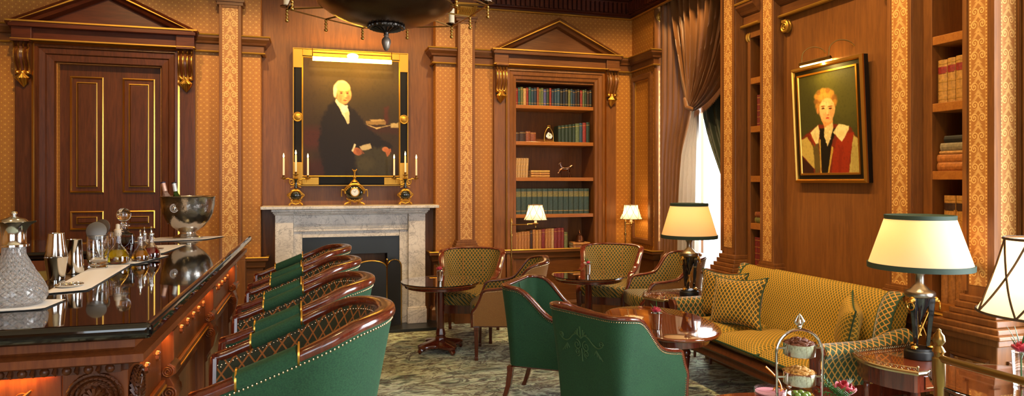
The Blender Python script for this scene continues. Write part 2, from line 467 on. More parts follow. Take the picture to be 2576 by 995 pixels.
# wood strips that edge the wallpaper bays
b=MB()
for a0,a1 in [(3.335,3.345)]: b.box(a0,a1,.75,2.76,0,.02,lambda x,z,c:FB(x,z,c))
# ------------------------------------------------------------ pilasters
def pilaster(f,a0,a1,dep,z0,z1,cap=True,base=True,wood_m=W_WALL,side='',fr=.026,front=True,cut=0):
    """shaft a0..a1 with an inset border strip, returns top-level structure object"""
    b=MB(); w=a1-a0
    b.box(a0,a1,z0,z1,0,dep,lambda x,z,c:f(x,z,c))
    e=fr
    for p in ((a0,a0+e),(a1-e,a1)): b.box(p[0],p[1],z0,z1,dep,dep+.012,f)
    b.box(a0+e,a1-e,z1-e,z1,dep,dep+.012,f); b.box(a0+e,a1-e,z0,z0+e,dep,dep+.012,f)
    if base:
        for k,(dz0,dz1,o) in enumerate([(-.07,-.035,.035),(-.035,-.012,.024),(-.012,.012,.014)]):
            b.box(a0-o,a1+o,z0+dz0,z0+dz1,0,dep+o,f)
    t=trim(b,wood_m,bevel=.003)
    s=MB(); s.panel(f,a0+e,a1-e,z0+e,z1-e,dep+.004); s.build('border_strip',STRIP,t)
    if cap:
        b=MB()
        for dz0,dz1,o in [(0,.03,.018),(.03,.05,.03)]: b.box(a0-o,a1+o,z1+dz0,z1+dz1,0,dep+o,f)
        b.build('necking',W_WALLH,t)
        b=MB(); n=9
        prof=[(0.0,0),(.01,.02),(.012,.06),(.03,.09),(.045,.105)]
        b.box(a0-.005,a1+.005,z1+.05,z1+.16,0,dep+.005,f)
        for i in range(n):                      # acanthus leaves of the capital
            x=lerp(a0,a1,(i+.5)/n)
            for zz,o in ((.055,.012),(.095,.026)):
                p=[f(x+(w/n/2 if zz>.07 else 0),z1+zz+q*.045,dep+.006+o*q*q+.004) for q in (0,.5,1)]
                b.tube(p,[.011,.010,.004],6)
        for xx,sg in ((a0+.005,1),(a1-.005,-1)):
            b.tube(spiral((xx,z1+.145),.026,.004,PI/2,PI/2+sg*3.4*PI,24,lambda p,q:f(p,q,dep+.02)),.006,6)
        b.box(a0-.03,a1+.03,z1+.165,z1+.19,0,dep+.045,f)
        b.build('gilt_capital',GOLDP,t)
        b=MB().box(a0-.02,a1+.02,z1+.19,ZC,0,dep,f); b.build('upper_block',W_WALL,t)
    return t
pilaster(FB,-.868,-.669,.12,.81,3.2); pilaster(FB,1.47,1.655,.12,.86,3.2)
# plinths below the pilasters
b=MB()
for a0,a1,z in ((-.868,-.669,.74),(1.47,1.655,.79)): b.box(a0-.04,a1+.04,0,z,0,.16,FB)
trim(b,W_WALL,bevel=.004)
# right wall: main panel wall pieces, pilasters 2 and 3, left pier, right pier
pilaster(FR,4.38,4.545,.08,.86,3.5,cap=False,base=True); pilaster(FR,3.146,3.32,.08,.86,3.5,cap=False,base=True)
def pier(x,y0,y1,xb,strips,zt=3.9):
    """free-standing clustered pier against the right wall; faces -x and -y"""
    b=MB(); b.box(x,xb,y0,y1,.75,zt)
    # stepped plinth: mouldings as rectangles growing downwards
    P=lambda o:[(xb,y1+o),(x-o,y1+o),(x-o,y0-o),(xb,y0-o)]
    for z0,z1,o in [(.865,.90,.018),(.83,.865,.032),(.80,.83,.05),(.765,.80,.07)]: b.prism(P(o),FZ,z0,z1)
    b.prism(P(.10),FZ,.735,.765); b.prism(P(.125),FZ,.715,.738); b.prism(P(.105),FZ,.68,.716)
    b.prism(P(.075),FZ,0,.68); b.prism(P(.1),FZ,0,.13)
    t=trim(b,W_WALL,bevel=.006)
    s=MB(); fr=MB()
    f=lambda a,z,c:(x-c,a,z)
    s.panel(f,y0+strips[0],y1-strips[0],.955,3.6,.003)
    for p in ((y0,y0+strips[0]-.006),(y1-strips[0]+.006,y1)): fr.box(p[0],p[1],.92,zt,0,.012,f)
    f2=lambda a,z,c:(a,y0-c,z)
    if strips[1]:
        s.panel(f2,x+strips[1],x+strips[1]+strips[2],.955,3.6,.003)
        fr.box(x-.012,x+strips[1]-.006,.92,zt,0,.012,f2); fr.box(x+strips[1]+strips[2]+.006,xb,.92,zt,0,.012,f2)
    fr.build('stile',W_WALL,t); s.build('border_strip',STRIP,t)
    return t,f,f2
pier(3.3,4.77,4.96,4.0,(.035,0,0)); 
RP,f1,f2=pier(3.34,2.62,2.785,3.96,(.03,.04,.11))
# inset dado panels on the right pier and on the wall beneath pilaster 3
def inset(f,a0,a1,z0,z1,c,parent):
    b=MB(); b.sweep([(a0,z0),(a0,z1),(a1,z1),(a1,z0)],[(0,0),(0,.012),(.012,.018),(.022,.006),(.022,0)],lambda a,z,cc:f(a,z,c+cc),closed=True)
    b.build('panel_moulding',W_WALLY,parent); s=MB(); s.panel(f,a0+.022,a1-.022,z0+.022,z1-.022,c+.003); s.build('border_strip',STRIP,parent)
inset(lambda a,z,c:(3.34-.075-c,a,z),2.58,2.80,.22,.60,0,RP)
inset(lambda a,z,c:(a,2.62-.075-c,z),3.33,3.52,.22,.60,0,RP)
# right wall dado and entablature
b=MB(); g=MB()
P=[(XR,4.38),(XR,3.32)]
b.sweep([(XR,4.55),(XR,2.86)],dado,FZ); g.sweep([(XR,4.55),(XR,2.86)],goldbead(.75,.072,.009),FZ)
d1=trim(b,W_WALLY); trim(g,GOLDP,d1)
inset(lambda a,z,c:(XR-.025-c,a,z),2.95,3.10,.25,.6,0,d1)
b=MB(); g=MB()
b.sweep(P,crown(2.765,2.93,.03,.12),FZ); g.sweep(P,goldbead(2.755,.045,.013),FZ); g.sweep(P,goldbead(2.932,.12,.013),FZ)
b.sweep([(XR-.06,4.77),(XR-.06,4.545)],crown(2.765,2.93,.03,.10),FZ); g.sweep([(XR-.06,4.77),(XR-.06,4.545)],goldbead(2.755,.045,.013),FZ); g.sweep([(XR-.06,4.77),(XR-.06,4.545)],goldbead(2.932,.10,.013),FZ)
t=trim(b,W_WALLY); trim(g,GOLDP,t)
b=MB(); b.tube([(XR-.07+0*i,4.66+.05*math.cos(TAU*i/24),3.07+.09*math.sin(TAU*i/24)) for i in range(24)],.007,6,closed=True); trim(b,GOLDP,t)
# gilt volute brackets under the entablature
def volute(name,f,s=1,label=None):
    b=MB(); b.box(-.03*s,.03*s,-.012*s,.012*s,0,.05*s,lambda a,z,c:f(a,z+.05*s,c))
    pts=spiral((0,0),.052*s,.006*s,PI*.5,PI*.5+4.2*PI,44)
    for c in (.012,.04): b.tube([f(p,q,c*s) for p,q in pts],[lerp(.013,.006,i/44)*s for i in range(45)],6)
    b.prism([(p*.9,q*.9) for p,q in spiral((0,0),.05*s,.05*s,0,TAU*.97,20)],f,0,.03*s)
    o=b.build(name,GOLDP); return o
vy=lambda y,z,x:(lambda a,zz,c:(x-c,y+a,z+zz))
vx=lambda x,z,y:(lambda a,zz,c:(x+a,y-c,z+zz))
for i,(f,lab) in enumerate([(vy(4.33,2.67,XR),'gilt scroll bracket up and left of the framed portrait of the robed young man'),
    (vx(3.43,2.665,4.755),'gilt scroll bracket beside the narrow bookshelves next to the window'),
    (vx(3.62,3.28,6.6),'gilt scroll bracket on wallpaper at the top left corner of the curtain'),
    (vy(3.38,2.67,XR),'gilt scroll bracket at top right above the framed portrait of the robed young man')]):
    tag(volute('scroll_bracket',f,.85),lab,'bracket','gilt scroll brackets')

# ------------------------------------------------------------ consoles (corbels) used on door and bookcase surrounds
def corbel(f,a,zt,w,h,parent,mat=W_DARK):
    b=MB(); n=14
    def prof(t): return .03+.07*math.sin(PI*clamp(t)*.9+.35)**2*(1-.45*t)+.03*(t<.12)
    lobes=5
    rows=[]
    for i in range(n+1):
        t=i/n; z=zt-h*.72*t; d=prof(t); ww=w*(1-.12*t)
        rows.append([f(a-ww/2,z,0)]+[f(a-ww/2+ww*j/10,z,d+.008*math.cos(j/10*TAU*1.5+PI)) for j in range(11)]+[f(a+ww/2,z,0)])
    b.grid(rows); b.box(a-w*.54,a+w*.54,zt,zt+.018,0,.115,f)
    o=b.build('corbel',mat,parent)
    g=MB()
    for xx in (-.42,-.14,.14,.42):
        p=[f(a+xx*w*(1-.1*t),zt-h*.70*t-.005,prof(t)+.006) for t in [k/10 for k in range(11)]]
        g.tube(p,[.006]*8+[.008,.011,.013],6)
    for xx in (-.3,0,.3):
        g.ball(f(a+xx*w,zt-h*.68,.045),.02,n=8,k=6)
    # gilt acanthus drop with veins below the scroll
    for k in range(7):
        an=lerp(-.95,.95,k/6); 
        p=[f(a,zt-h*.70,.05),f(a+.22*w*an*1.6,zt-h*.80,.06),f(a+.16*w*an,zt-h*(.99-.07*abs(an)),.02)]
        g.tube(p,[.012,.016,.007],6)
    g.build('gilt_leaf',GOLD,o)
    return o
def pediment(parent,x0,x1,zb,za,Y,woodm,d=.10):
    f=lambda a,z,c:(a,Y-c,z); xm=(x0+x1)/2
    b=MB(); b.prism([(x0+.12,zb),(x1-.12,zb),(xm,za-.09)],f,0,.03); o=b.build('tympanum',woodm,parent)
    b=MB(); g=MB()
    rake=[(0,0),(0,d),(.02,d+.02),(.035,d),(.05,d-.03),(.075,d-.05),(.09,.03),(.09,0)]
    b.sweep([(x0,zb),(xm,za),(x1,zb)],rake,f); b.build('raking_cornice',woodm,parent)
    g.sweep([(x0+.04,zb+.0),(xm,za-.035),(x1-.04,zb+.0)],[(.0,d-.01),(.0,d+.012),(.012,d+.012),(.012,d-.01)],f)
    g.sweep([(x0+.01,zb+.005),(x1-.01,zb+.005)],[(-.007,d-.02),(-.007,d+.02),(.007,d+.02),(.007,d-.02)],f)
    g.build('gold_line',GOLDP,parent)
def surround(parent,x0,x1,zt,zl,Y,woodm,inner,step=True,dado_z=0):
    """back boards, architrave with gold line, entablature; inner=(xi0,xi1,zi)"""
    f=lambda a,z,c:(a,Y-c,z)
    return f

# ------------------------------------------------------------ door 1
D=bpy.data.objects.new('door_1',None); col.objects.link(D); struct(D)
f=lambda a,z,c:(a,YB-c,z)
b=MB(); b.box(-2.574,-2.43,0,2.77,0,.05,f); b.box(-1.235,-1.092,0,2.77,0,.05,f); b.build('backboard',W_DARK,D,bevel=.003)
b=MB(); arch=[(0,0),(0,.07),(.03,.075),(.04,.055),(.085,.05),(.095,.035),(.15,.03),(.16,.01),(.17,-.12),(.17,-.2)]
b.sweep([(-2.426,0),(-2.426,2.752),(-1.232,2.752),(-1.232,0)],arch,f); b.build('architrave',W_DARK,D)
g=MB(); g.sweep([(-2.426,0),(-2.426,2.752),(-1.232,2.752),(-1.232,0)],[(-.012,.04),(-.012,.075),(.003,.082),(.009,.07),(.006,.04)],f); g.build('gold_line',GOLD,D)
b=MB(); P=[(-2.6,YB),(-2.6,YB-.02),(-1.07,YB-.02),(-1.07,YB)]
ent=[(0,2.775),(.09,2.775),(.09,2.80),(.07,2.81),(.07,2.86),(.09,2.875),(.125,2.905),(.125,2.93),(0,2.93)]
P=[(-2.50,YB-.02),(-1.165,YB-.02)]
b.box(-2.50,-1.165,2.772,2.90,0,.09,f); b.box(-2.58,-2.42,2.772,2.90,0,.13,f); b.box(-1.245,-1.085,2.772,2.90,0,.13,f); b.box(-2.595,-1.07,2.88,2.925,0,.16,f)
b.build('entablature',W_DARKH,D,bevel=.006)
g=MB(); g.box(-2.585,-1.08,2.768,2.780,0,.135,f); g.build('gold_line',GOLDP,D)
pediment(D,-2.62,-1.045,2.925,3.30,YB,W_DARKH,.15)
for x in (-2.50,-1.163): corbel(lambda a,z,c:(a,YB-.05-c,z),x,2.75,.135,.40,D)
# leaf
Yd=YB+.06; f=lambda a,z,c:(a,Yd-c,z)
L=MB(); L.box(-2.256,-1.399,0,2.586,-.05,0,f); leaf=L.build('leaf',W_DARK,D)
def dpanel(a0,a1,z0,z1):
    g=MB(); g.sweep([(a0,z0),(a0,z1),(a1,z1),(a1,z0)],[(0,0),(0,.014),(.008,.018),(.016,.006),(.016,0)],f,closed=True)
    q=.052; g.sweep([(a0+q,z0+q),(a0+q,z1-q),(a1-q,z1-q),(a1-q,z0+q)],[(0,0),(0,.012),(.007,.013),(.012,.002),(.012,0)],f,closed=True)
    g.build('gilt_moulding',GOLD,leaf); w=MB(); w.box(a0+q+.012,a1-q-.012,z0+q+.012,z1-q-.012,0,.008,f); w.build('door_panel',W_DARK,leaf,bevel=.004)
for a0,a1 in ((-2.172,-1.895),(-1.735,-1.458)):
    dpanel(a0,a1,1.395,2.48); dpanel(a0,a1,1.05,1.222); dpanel(a0,a1,.2,.85)

# ------------------------------------------------------------ built-in bookcase
BC=thing('bookcase','tall built-in mahogany bookcase with a triangular pediment between the wallpaper panels','bookcase',(0,0,0))
f=FB
b=MB(); b.box(1.887,2.02,0,2.77,0,.045,f); b.box(3.20,3.335,0,2.77,0,.045,f); b.build('backboard',W_WALL,BC,bevel=.003)
arch=[(0,0),(0,.06),(.03,.065),(.04,.05),(.075,.045),(.085,.03),(.115,.025),(.12,0),(.12,-.02)]
b=MB(); b.sweep([(2.028,0),(2.028,2.745),(3.195,2.745),(3.195,0)],arch,f); b.build('architrave',W_WALL,BC)
g=MB(); g.sweep([(2.028,.76),(2.028,2.755),(3.195,2.755),(3.195,.76)],[(-.010,.03),(-.010,.068),(.002,.074),(.007,.064),(.006,.03)],f); g.build('gold_line',GOLD,BC)
b=MB(); b.box(1.98,3.24,2.772,2.90,0,.08,f); b.box(1.875,2.035,2.772,2.90,0,.115,f); b.box(3.19,3.35,2.772,2.90,0,.115,f); b.box(1.86,3.365,2.88,2.922,0,.14,f); b.build('entablature',W_WALLH,BC,bevel=.006)
g=MB(); g.box(1.87,3.355,2.766,2.778,0,.12,f); g.build('gold_line',GOLDP,BC)
pediment(BC,1.835,3.39,2.922,3.31,YB,W_WALLH,.13)
for x in (1.955,3.265): corbel(lambda a,z,c:(a,YB-.045-c,z),x,2.75,.125,.40,BC,W_WALL)
IX0,IX1=2.146,3.078
b=MB(); b.box(IX0-.03,IX0,.1,2.64,-.36,-.001,f); b.box(IX1,IX1+.03,.1,2.64,-.36,-.001,f); b.box(IX0,IX1,2.60,2.64,-.36,-.001,f); b.build('side_panel',W_WALL,BC)
b=MB(); b.box(IX0-.03,IX1+.03,.1,2.64,-.39,-.36,f); b.build('back_panel',W_WALL,BC)
SH=[2.35,1.945,1.545,1.135,.705,.28]
for i,z in enumerate(SH):
    b=MB(); b.box(IX0,IX1,z-.04,z,-.355,-.005,f); b.build('shelf',W_SHELF,BC,bevel=.003)
b=MB(); b.box(IX0,IX1,.1,.24,-.1,0,f); b.build('plinth',W_WALL,BC)

# ------------------------------------------------------------ right-wall niches
def niche(name,lab,y0,y1,x,depth,shelves,zt,st=.035):
    o=thing(name,lab,'bookcase')
    f=lambda a,z,c:(x-c,a,z)
    b=MB(); b.box(y0-st,y0,.75,zt,-depth,0,f); b.box(y1,y1+st,.75,zt,-depth,0,f); b.box(y0-st,y1+st,.75,zt,-depth-.02,-depth,f); b.box(y0,y1,zt-.04,zt,-depth,0,f); b.build('case',W_WALL,o,bevel=.002)
    for z in shelves:
        b=MB(); b.box(y0,y1,z-.05,z,-depth+.002,-.002,f); b.build('shelf',W_SHELF,o,bevel=.003)
    return o

NR=niche('bookcase','narrow wall bookcase with leather books above the larger table lamp',2.80,3.087,XR,.28,[2.34,1.952,1.56,1.15,.80],3.6,.059)
NL=niche('bookcase','narrow wall bookcase beside the window curtain',4.585,4.71,XR-.06,.26,[2.335,1.945,1.545,1.165,.80],2.70,.038)
b=MB(); f=lambda a,z,c:(XR-.06-c,a,z); b.box(4.545,4.77,2.70,3.9,-.26,0,f); b.build('spandrel_panel',W_WALL,NL); b=MB(); b.box(4.55,4.77,0,.75,-.26,-.06,f); b.build('lower_panel',W_WALL,NL)
b=MB(); f=lambda a,z,c:(XR-c,a,z); b.box(2.79,3.146,3.6,3.95,-.28,0,f); b.build('spandrel_panel',W_WALL,NR); b=MB(); b.box(2.79,3.146,0,.75,-.28,0,f); b.build('lower_panel',W_WALL,NR)
# ------------------------------------------------------------ tub chairs
def plan(W,D,Rc,n_side=16,n_arc=10,n_back=8,front=None):
    """U-shaped plan, from front-left round the back to front-right; chair faces +x. returns [(x,y,nx,ny)]"""
    x0,x1=-D/2,D/2; h=W/2; out=[]
    for i in range(n_side): out.append((lerp(x1,x0+Rc,i/n_side),h,0,1))
    for i in range(n_arc): 
        a=PI/2+PI/2*i/n_arc; out.append((x0+Rc+Rc*math.cos(a),h-Rc+Rc*math.sin(a),math.cos(a),math.sin(a)))
    for i in range(n_back): out.append((x0,lerp(h-Rc,0,i/n_back),-1,0))
    out.append((x0,0,-1,0))
    mir=[(x,-y,nx,-ny) for x,y,nx,ny in out[:-1]][::-1]
    return out+mir
def tub_chair(name,W,D,Rc,z0,hp,thick,flare,seat,mats,leg,nails=.016,rim=(.034,.022),arm_in=0,pads=False,taper=.03,inner_z=None,crest=0,bow=0):
    MO,MI,MF=mats   # outer, inner, frame
    root=bpy.data.objects.new(name,None); col.objects.link(root)
    P=plan(W,D,Rc)
    def H(x,y): return interp(hp,x)+crest*max(0,1-(y/(W*.4))**2)*(x<-D/2+.05)
    zt=max(h for _,h in hp)
    def off(x,z):  # outward lean growing with height
        t=clamp((z-z0)/(zt-z0)); return -taper*(1-t)**1.3+flare*t*t*clamp((D/2-x)/D*1.4)
    L=[0]
    for i in range(1,len(P)): L.append(L[-1]+math.hypot(P[i][0]-P[i-1][0],P[i][1]-P[i-1][1]))
    K=9; G=[];U=[]; rimp=[]; inn=[];UI=[]
    zi=inner_z or seat[0]-.03
    for (x,y,nx,ny),l in zip(P,L):
        h=H(x,y); row=[];ur=[]; ri=[];ui=[]
        for k in range(K+1):
            z=lerp(z0,h,k/K); o=off(x,z); row.append((x+nx*o,y+ny*o,z)); ur.append((l,z))
            z2=lerp(zi,h,k/K) if h>zi else h
            belly=math.sin(PI*k/K)*.008
            o2=off(x,z2)-thick-.012*(1-k/K)+belly*-1; ri.append((x+nx*o2,y+ny*o2,z2)); ui.append((l,z2))
        G.append(row);U.append(ur); inn.append(ri);UI.append(ui)
        o=off(x,h)-thick*.5; rimp.append((Vector((x+nx*o,y+ny*o,h)),Vector((nx,ny,0))))
    b=MB().grid(G,U); outer=b.build('outer_back',MO,root)
    b=MB().grid(inn,UI); b.build('inner_back',MI,root)
    # front faces of the arms
    for s in (0,-1):
        fp=MB()
        g,i_=G[s],inn[s]; o=off(P[s][0],z0)
        q=[(p[0],p[1],p[2]) for p in g]; r=[(P[s][0],P[s][1]-(thick+.012)*(1 if P[s][1]>0 else -1)+(off(P[s][0],p[2]))*(1 if P[s][1]>0 else -1),p[2]) for p in g]
        fp.grid([q,r],smooth=False)
        fp.build('arm_front',MF,root,solid=.012)
    # show-wood rim: swept rounded bar along the top and down the front edges
    w,hh=thick+rim[0]*.35,rim[1]
    path=[]
    def post(s):
        x,y,nx,ny=P[s]; out=[]
        for k in range(0,7):
            z=lerp(z0-.01,H(x,y),k/7); o=off(x,z)-thick*.5; out.append((Vector((x+.004,y+ny*o,z)),Vector((0,ny,0))))
        return out
    path=post(0)+rimp+post(-1)[::-1]
    def bar(path,w,h,up=0):
        rings=[]; N=len(path)
        for i,(p,n) in enumerate(path):
            t=(path[min(i+1,N-1)][0]-path[max(i-1,0)][0]); t.normalize()
            n2=(n-t*n.dot(t)).normalized(); bb=t.cross(n2); 
            if i<len(path)/2 and False: pass
            ring=[]
            for k in range(12):
                a=TAU*k/12; ca,sa=math.cos(a),math.sin(a); e=.55
                ring.append(tuple(p+n2*(w/2)*math.copysign(abs(ca)**e,ca)+bb*(h/2)*math.copysign(abs(sa)**e,sa)))
            rings.append(ring)
        return rings
    b=MB(); b.loft(bar(path,w,hh)); rimo=b.build('show_wood_rim',MF,root,sharp=60)
    # nails
    if nails:
        b=MB()
        def nailrow(getp,rad):
            acc=0; prev=None
            for s in range(len(P)-1):
                a=Vector(getp(s)); c=Vector(getp(s+1)); d=(c-a).length; t=nails-acc
                while t<d:
                    q=a.lerp(c,t/d); n=Vector((P[s][2],P[s][3],0)); b.ball(q,rad,n=6,k=4); t+=nails
                acc=(acc+d)%nails
        def outp(s): x,y,nx,ny=P[s]; h=H(x,y)-hh*.75; o=off(x,h)+.001; return (x+nx*o,y+ny*o,h)
        def inp(s): x,y,nx,ny=P[s]; h=H(x,y)-hh*.8; o=off(x,h)-thick-.004; return (x+nx*o,y+ny*o,h)
        nailrow(outp,nails*.31)
        if pads: nailrow(inp,nails*.27)
        for s in (0,-1):
            x,y,nx,ny=P[s]; z=z0
            while z<H(x,y)-.02:
                o=off(x,z)+.001
                b.ball((x-.012,y+ny*o,z),nails*.3,n=6,k=4)
                if pads: b.ball((x-.02,y+ny*(o-thick-.004),z),nails*.27,n=6,k=4)
                z+=nails
        b.build('nail_trim',NAIL,root)['kind']='stuff'
    # padded armrests with gilt collars
    if pads:
        for sgn in (1,-1):
            seq=[i for i,(x,y,nx,ny) in enumerate(P) if ny*sgn>.9 and pads[0]<x<pads[1]]
            pa=[rimp[i] for i in seq]
            pa=[(p+Vector((0,0,.006)),n) for p,n in pa]
            b=MB(); b.loft(bar(pa,w*1.12,hh*1.5)); pd=b.build('arm_pad',MO,root,sharp=60)
            for e in (pa[0],pa[-1]):
                g=MB(); g.tube([e[0]+Vector((-.003,0,0)),e[0]+Vector((.003,0,0))],w*.60,12); g.build('gilt_collar',GOLD,pd)
    # seat frame and cushion
    ix=[(x+nx*(-thick-.014),y+ny*(-thick-.014)) for x,y,nx,ny in P]
    def ring(sc,z,bulge=0):
        pts=[(x*sc,y*sc,z) for x,y in ix]
        fx,fy=ix[0]; fx2,fy2=ix[-1]
        for k in range(1,8):
            t=k/8; pts.append(((fx+.012*math.sin(PI*t)*3)*sc,lerp(fy2,fy,t)*sc,z))
        return pts
    s0,s1=seat
    b=MB(); b.loft([ring(.99,s0-.0),ring(1,s0+.015),ring(1,s1-.035),ring(.97,s1-.012),ring(.9,s1),ring(.6,s1+.012),ring(.25,s1+.016)],uv=lambda p:(p[0]+p[1]*0,p[1]+p[2])); b.build('seat_cushion',MI,root,sharp=70)
    b=MB(); pts=[(x+nx*(off(x,z0)-.012),y+ny*(off(x,z0)-.012)) for x,y,nx,ny in P]
    x0f=pts[0][0]; b.prism(pts,FZ,z0-.012,s0+.002); b.build('seat_frame',MF,root)
    # legs
    lx,ly,lt,lb,rake=leg
    for sx in (1,-1):
        for sy in (1,-1):
            b=MB(); X=sx*D/2-(lx if sx>0 else -lx); Y=sy*(W/2-ly); dx=(rake if sx<0 else 0.0)*-1
            rings=[]
            for t in (0,.1,.12,.5,.9,.92,1):
                r=lerp(lt,lb,t)*(1.08 if t<.11 else (1.15 if t>.91 else 1)); z=(z0-.008)*(1-t); ox=dx*t*t
                rings.append([(X+ox+a*r,Y+c*r,z) for a,c in ((-1,-1),(1,-1),(1,1),(-1,1))])
            b.loft(rings,smooth=False); b.build('leg',MF,root,bevel=.002)
    return root
def stool_extra(root,W,D):
    b=MB(); zf=.24
    for p,q in [((D/2-.06,W/2-.07),(D/2-.06,-W/2+.07)),((-D/2+.08,W/2-.07),(-D/2+.08,-W/2+.07)),((D/2-.06,W/2-.07),(-D/2+.08,W/2-.07)),((D/2-.06,-W/2+.07),(-D/2+.08,-W/2+.07))]:
        b.tube([(p[0],p[1],zf),(q[0],q[1],zf)],.012,8)
    b.build('footrest',BRASS,root)

# lounge chairs: height profile by local x (front is +x)
HP=[(-.275,.80),(-.17,.79),(.06,.60),(.155,.575),(.215,.565),(.255,.47),(.275,.44)]
HPA=[(-.30,.82),(-.20,.80),(-.02,.62),(.10,.60),(.20,.59),(.255,.47),(.30,.41)]
B1=tub_chair('tub_chair',.56,.55,.085,.27,HP,.045,.03,(.34,.44),(VELVET,VELVET,W_FURN),(.04,.05,.019,.014,.06),nails=.0125)
def crest(root):
    b=MB(); 
    def tb(pts,r): 
        out=[]
        for a,z in pts:
            t=clamp((z-.27)/(.805-.27)); o=-.03*(1-t)**1.3+.03*t*t*1.0
            out.append((-.275-o-.003,a,z))
        b.tube(out,r,5,flat=1)
    for s in (1,-1):
        tb([(s*x,z) for x,z in [(0.0,.655),(.03,.675),(.06,.665),(.09,.64),(.12,.625),(.15,.63),(.17,.65)]],.0035)
        tb(spiral((s*.158,.648),.018,.004,0 if s>0 else PI,s*3*PI+(0 if s>0 else PI),18),.003)
        tb(spiral((s*.035,.615),.030,.004,PI/2,PI/2+s*3*PI,22),.003); tb(spiral((s*.035,.575),.022,.004,-PI/2,-PI/2-s*3*PI,20),.003)
        for k in range(4): tb([(s*.115,.61),(s*(.10+.02*k),.585-.008*k)],.003)
        for k in range(3): tb([(s*.02,.67),(s*(.02+.014*k),.705-.012*k)],.004)
    tb([(0,.66),(0,.72)],.005); tb([(0,.60),(0,.56),(0,.53)],.004)
    b.build('embroidered_crest',VELVETL,root)
crest(B1)
B1.location=(1.655,3.49,0); B1.rotation_euler=(0,0,R(20))
tag(B1,'green velvet tub chair seen from behind with an embroidered scroll crest, nearest the oval table','chair','green velvet tub chairs')
B2=tub_chair('tub_chair',.56,.55,.085,.27,HP,.045,.03,(.34,.44),(VELVET,VELVET,W_FURN),(.04,.05,.019,.014,.06),nails=.0125)
# centre seam in the inside back
b=MB(); b.tube([(-.275+.058-.012*0,0,.45+.0*k) if k==0 else (-.275+.058-.034*(k/8)**2,0,.44+.35*k/8) for k in range(9)],.004,6); b.build('seam_piping',VELVETL,B2)
B2.location=(1.60,4.41,0); B2.rotation_euler=(0,0,R(-36))
tag(B2,'green velvet tub chair with its hollow inside in view, behind the nearest green chair','chair','green velvet tub chairs')
CA=tub_chair('tub_chair',.58,.60,.14,.29,HPA,.045,.05,(.36,.47),(SUEDE,LAT_GREEN,W_FURN),(.035,.045,.02,.013,.05),nails=.0125,crest=.01)
for y in (-.10,.10): b=MB(); b.tube([(-.24-.03*(k/8)**2,y,.47+.30*k/8) for k in range(9)],.003,6); b.build('seam_piping',SUEDE,CA)
CA.location=(1.45,6.40,0); CA.rotation_euler=(0,0,R(-112))
tag(CA,'olive lattice tub chair facing the room, beside the fireplace behind the one-rose table','chair','olive lattice tub chairs')
dup(CA,(1.64,5.68,0),R(163),'olive lattice tub chair turned side on, its plain tan side and arm towards the camera')
dup(CA,(2.93,6.42,0),R(-125),'olive lattice tub chair with sunlit seat behind the pedestal table with the mixed flowers')
dup(CA,(3.13,5.66,0),R(174),'olive lattice tub chair half hidden behind the further table lamp near the curtain')

# bar stools
HS=[(-.29,1.055),(-.20,1.045),(-.08,.998),(.05,.945),(.19,.892),(.29,.862)]
ST=tub_chair('bar_stool',.56,.58,.262,.60,HS,.045,.03,(.66,.76),(VELVET,LAT_DARK,W_FURN),(.05,.06,.022,.016,.06),nails=.0135,rim=(.05,.034),pads=(-.02,.19),taper=.05)
stool_extra(ST,.56,.58)
ST.location=(-.05,2.43,0); ST.rotation_euler=(0,0,PI)
tag(ST,'green velvet bar stool with lattice inside, nearest the camera in the row','bar stool','green bar stools along the counter')
for k,(y,l) in enumerate([(3.17,'green velvet bar stool, second from the camera in the row along the counter'),(3.91,'green velvet bar stool, third from the camera in the row along the counter'),(4.68,'green velvet bar stool farthest from the camera, next to the fireplace')]):
    dup(ST,(-.055-.012*k,y,0),PI,l)

# ------------------------------------------------------------ tables
def pedestal(name,r,h,loc,label,group='round pedestal tables'):
    o=thing(name,label,'table',loc,R(20),group)
    b=MB(); b.lathe([(.001,h-.030),(r*.90,h-.030),(r*.95,h-.027),(r*.985,h-.018),(r*.99,h-.012),(r*.98,h-.008),(.001,h-.008)],48); b.build('tabletop',W_FURNH,o)
    b=MB(); b.lathe([(.001,h-.0075),(r-.002,h-.0075),(r,h-.004),(r-.002,h),(.001,h)],64); b.build('glass_top',GLASS,o,sharp=50)
    b=MB(); b.lathe([(r*.86,h-.056),(r*.90,h-.05),(r*.90,h-.030),(.02,h-.030),(.02,h-.056)],40); b.build('apron',W_FURN,o)
    b=MB(); b.lathe([(.03,h-.05),(.045,h-.06),(.038,h-.075),(.034,h-.09),(.034,.20),(.042,.17),(.046,.15),(.038,.135),(.05,.12),(.055,.095)],8,smooth=False); b.build('column',W_FURN,o,bevel=.002)
    b=MB(); n=8; pts=[]
    for k in range(48):
        a=TAU*k/48; rr=r*(.36+.28*abs(math.cos(2*a))**2.2); pts.append((rr*math.cos(a),rr*math.sin(a)))
    S=lambda s,z:[(x*s,y*s,z) for x,y in pts]
    b.loft([S(.95,.045),S(1,.05),S(1,.07),S(.9,.08),S(.45,.10),S(.2,.115)]); b.build('base_plate',W_FURN,o,sharp=50)
    for k in range(4):
        a=TAU*k/4; c,s=math.cos(a),math.sin(a); q=r*.56
        b=MB(); b.tube([(c*q*.85,s*q*.85,.05),(c*q,s*q,.035),(c*q*1.07,s*q*1.07,.018),(c*q*1.05,s*q*1.05,.004)],[.03,.03,.024,.014],8,flat=.8); b.build('foot',W_FURN,o)
    return o
pedestal('pedestal_table',.35,.62,(1.085,5.93,0),'round glass-topped pedestal table with one rose, in front of the fireplace')
pedestal('pedestal_table',.35,.62,(2.50,5.93,0),'round glass-topped pedestal table in front of the bookcase')

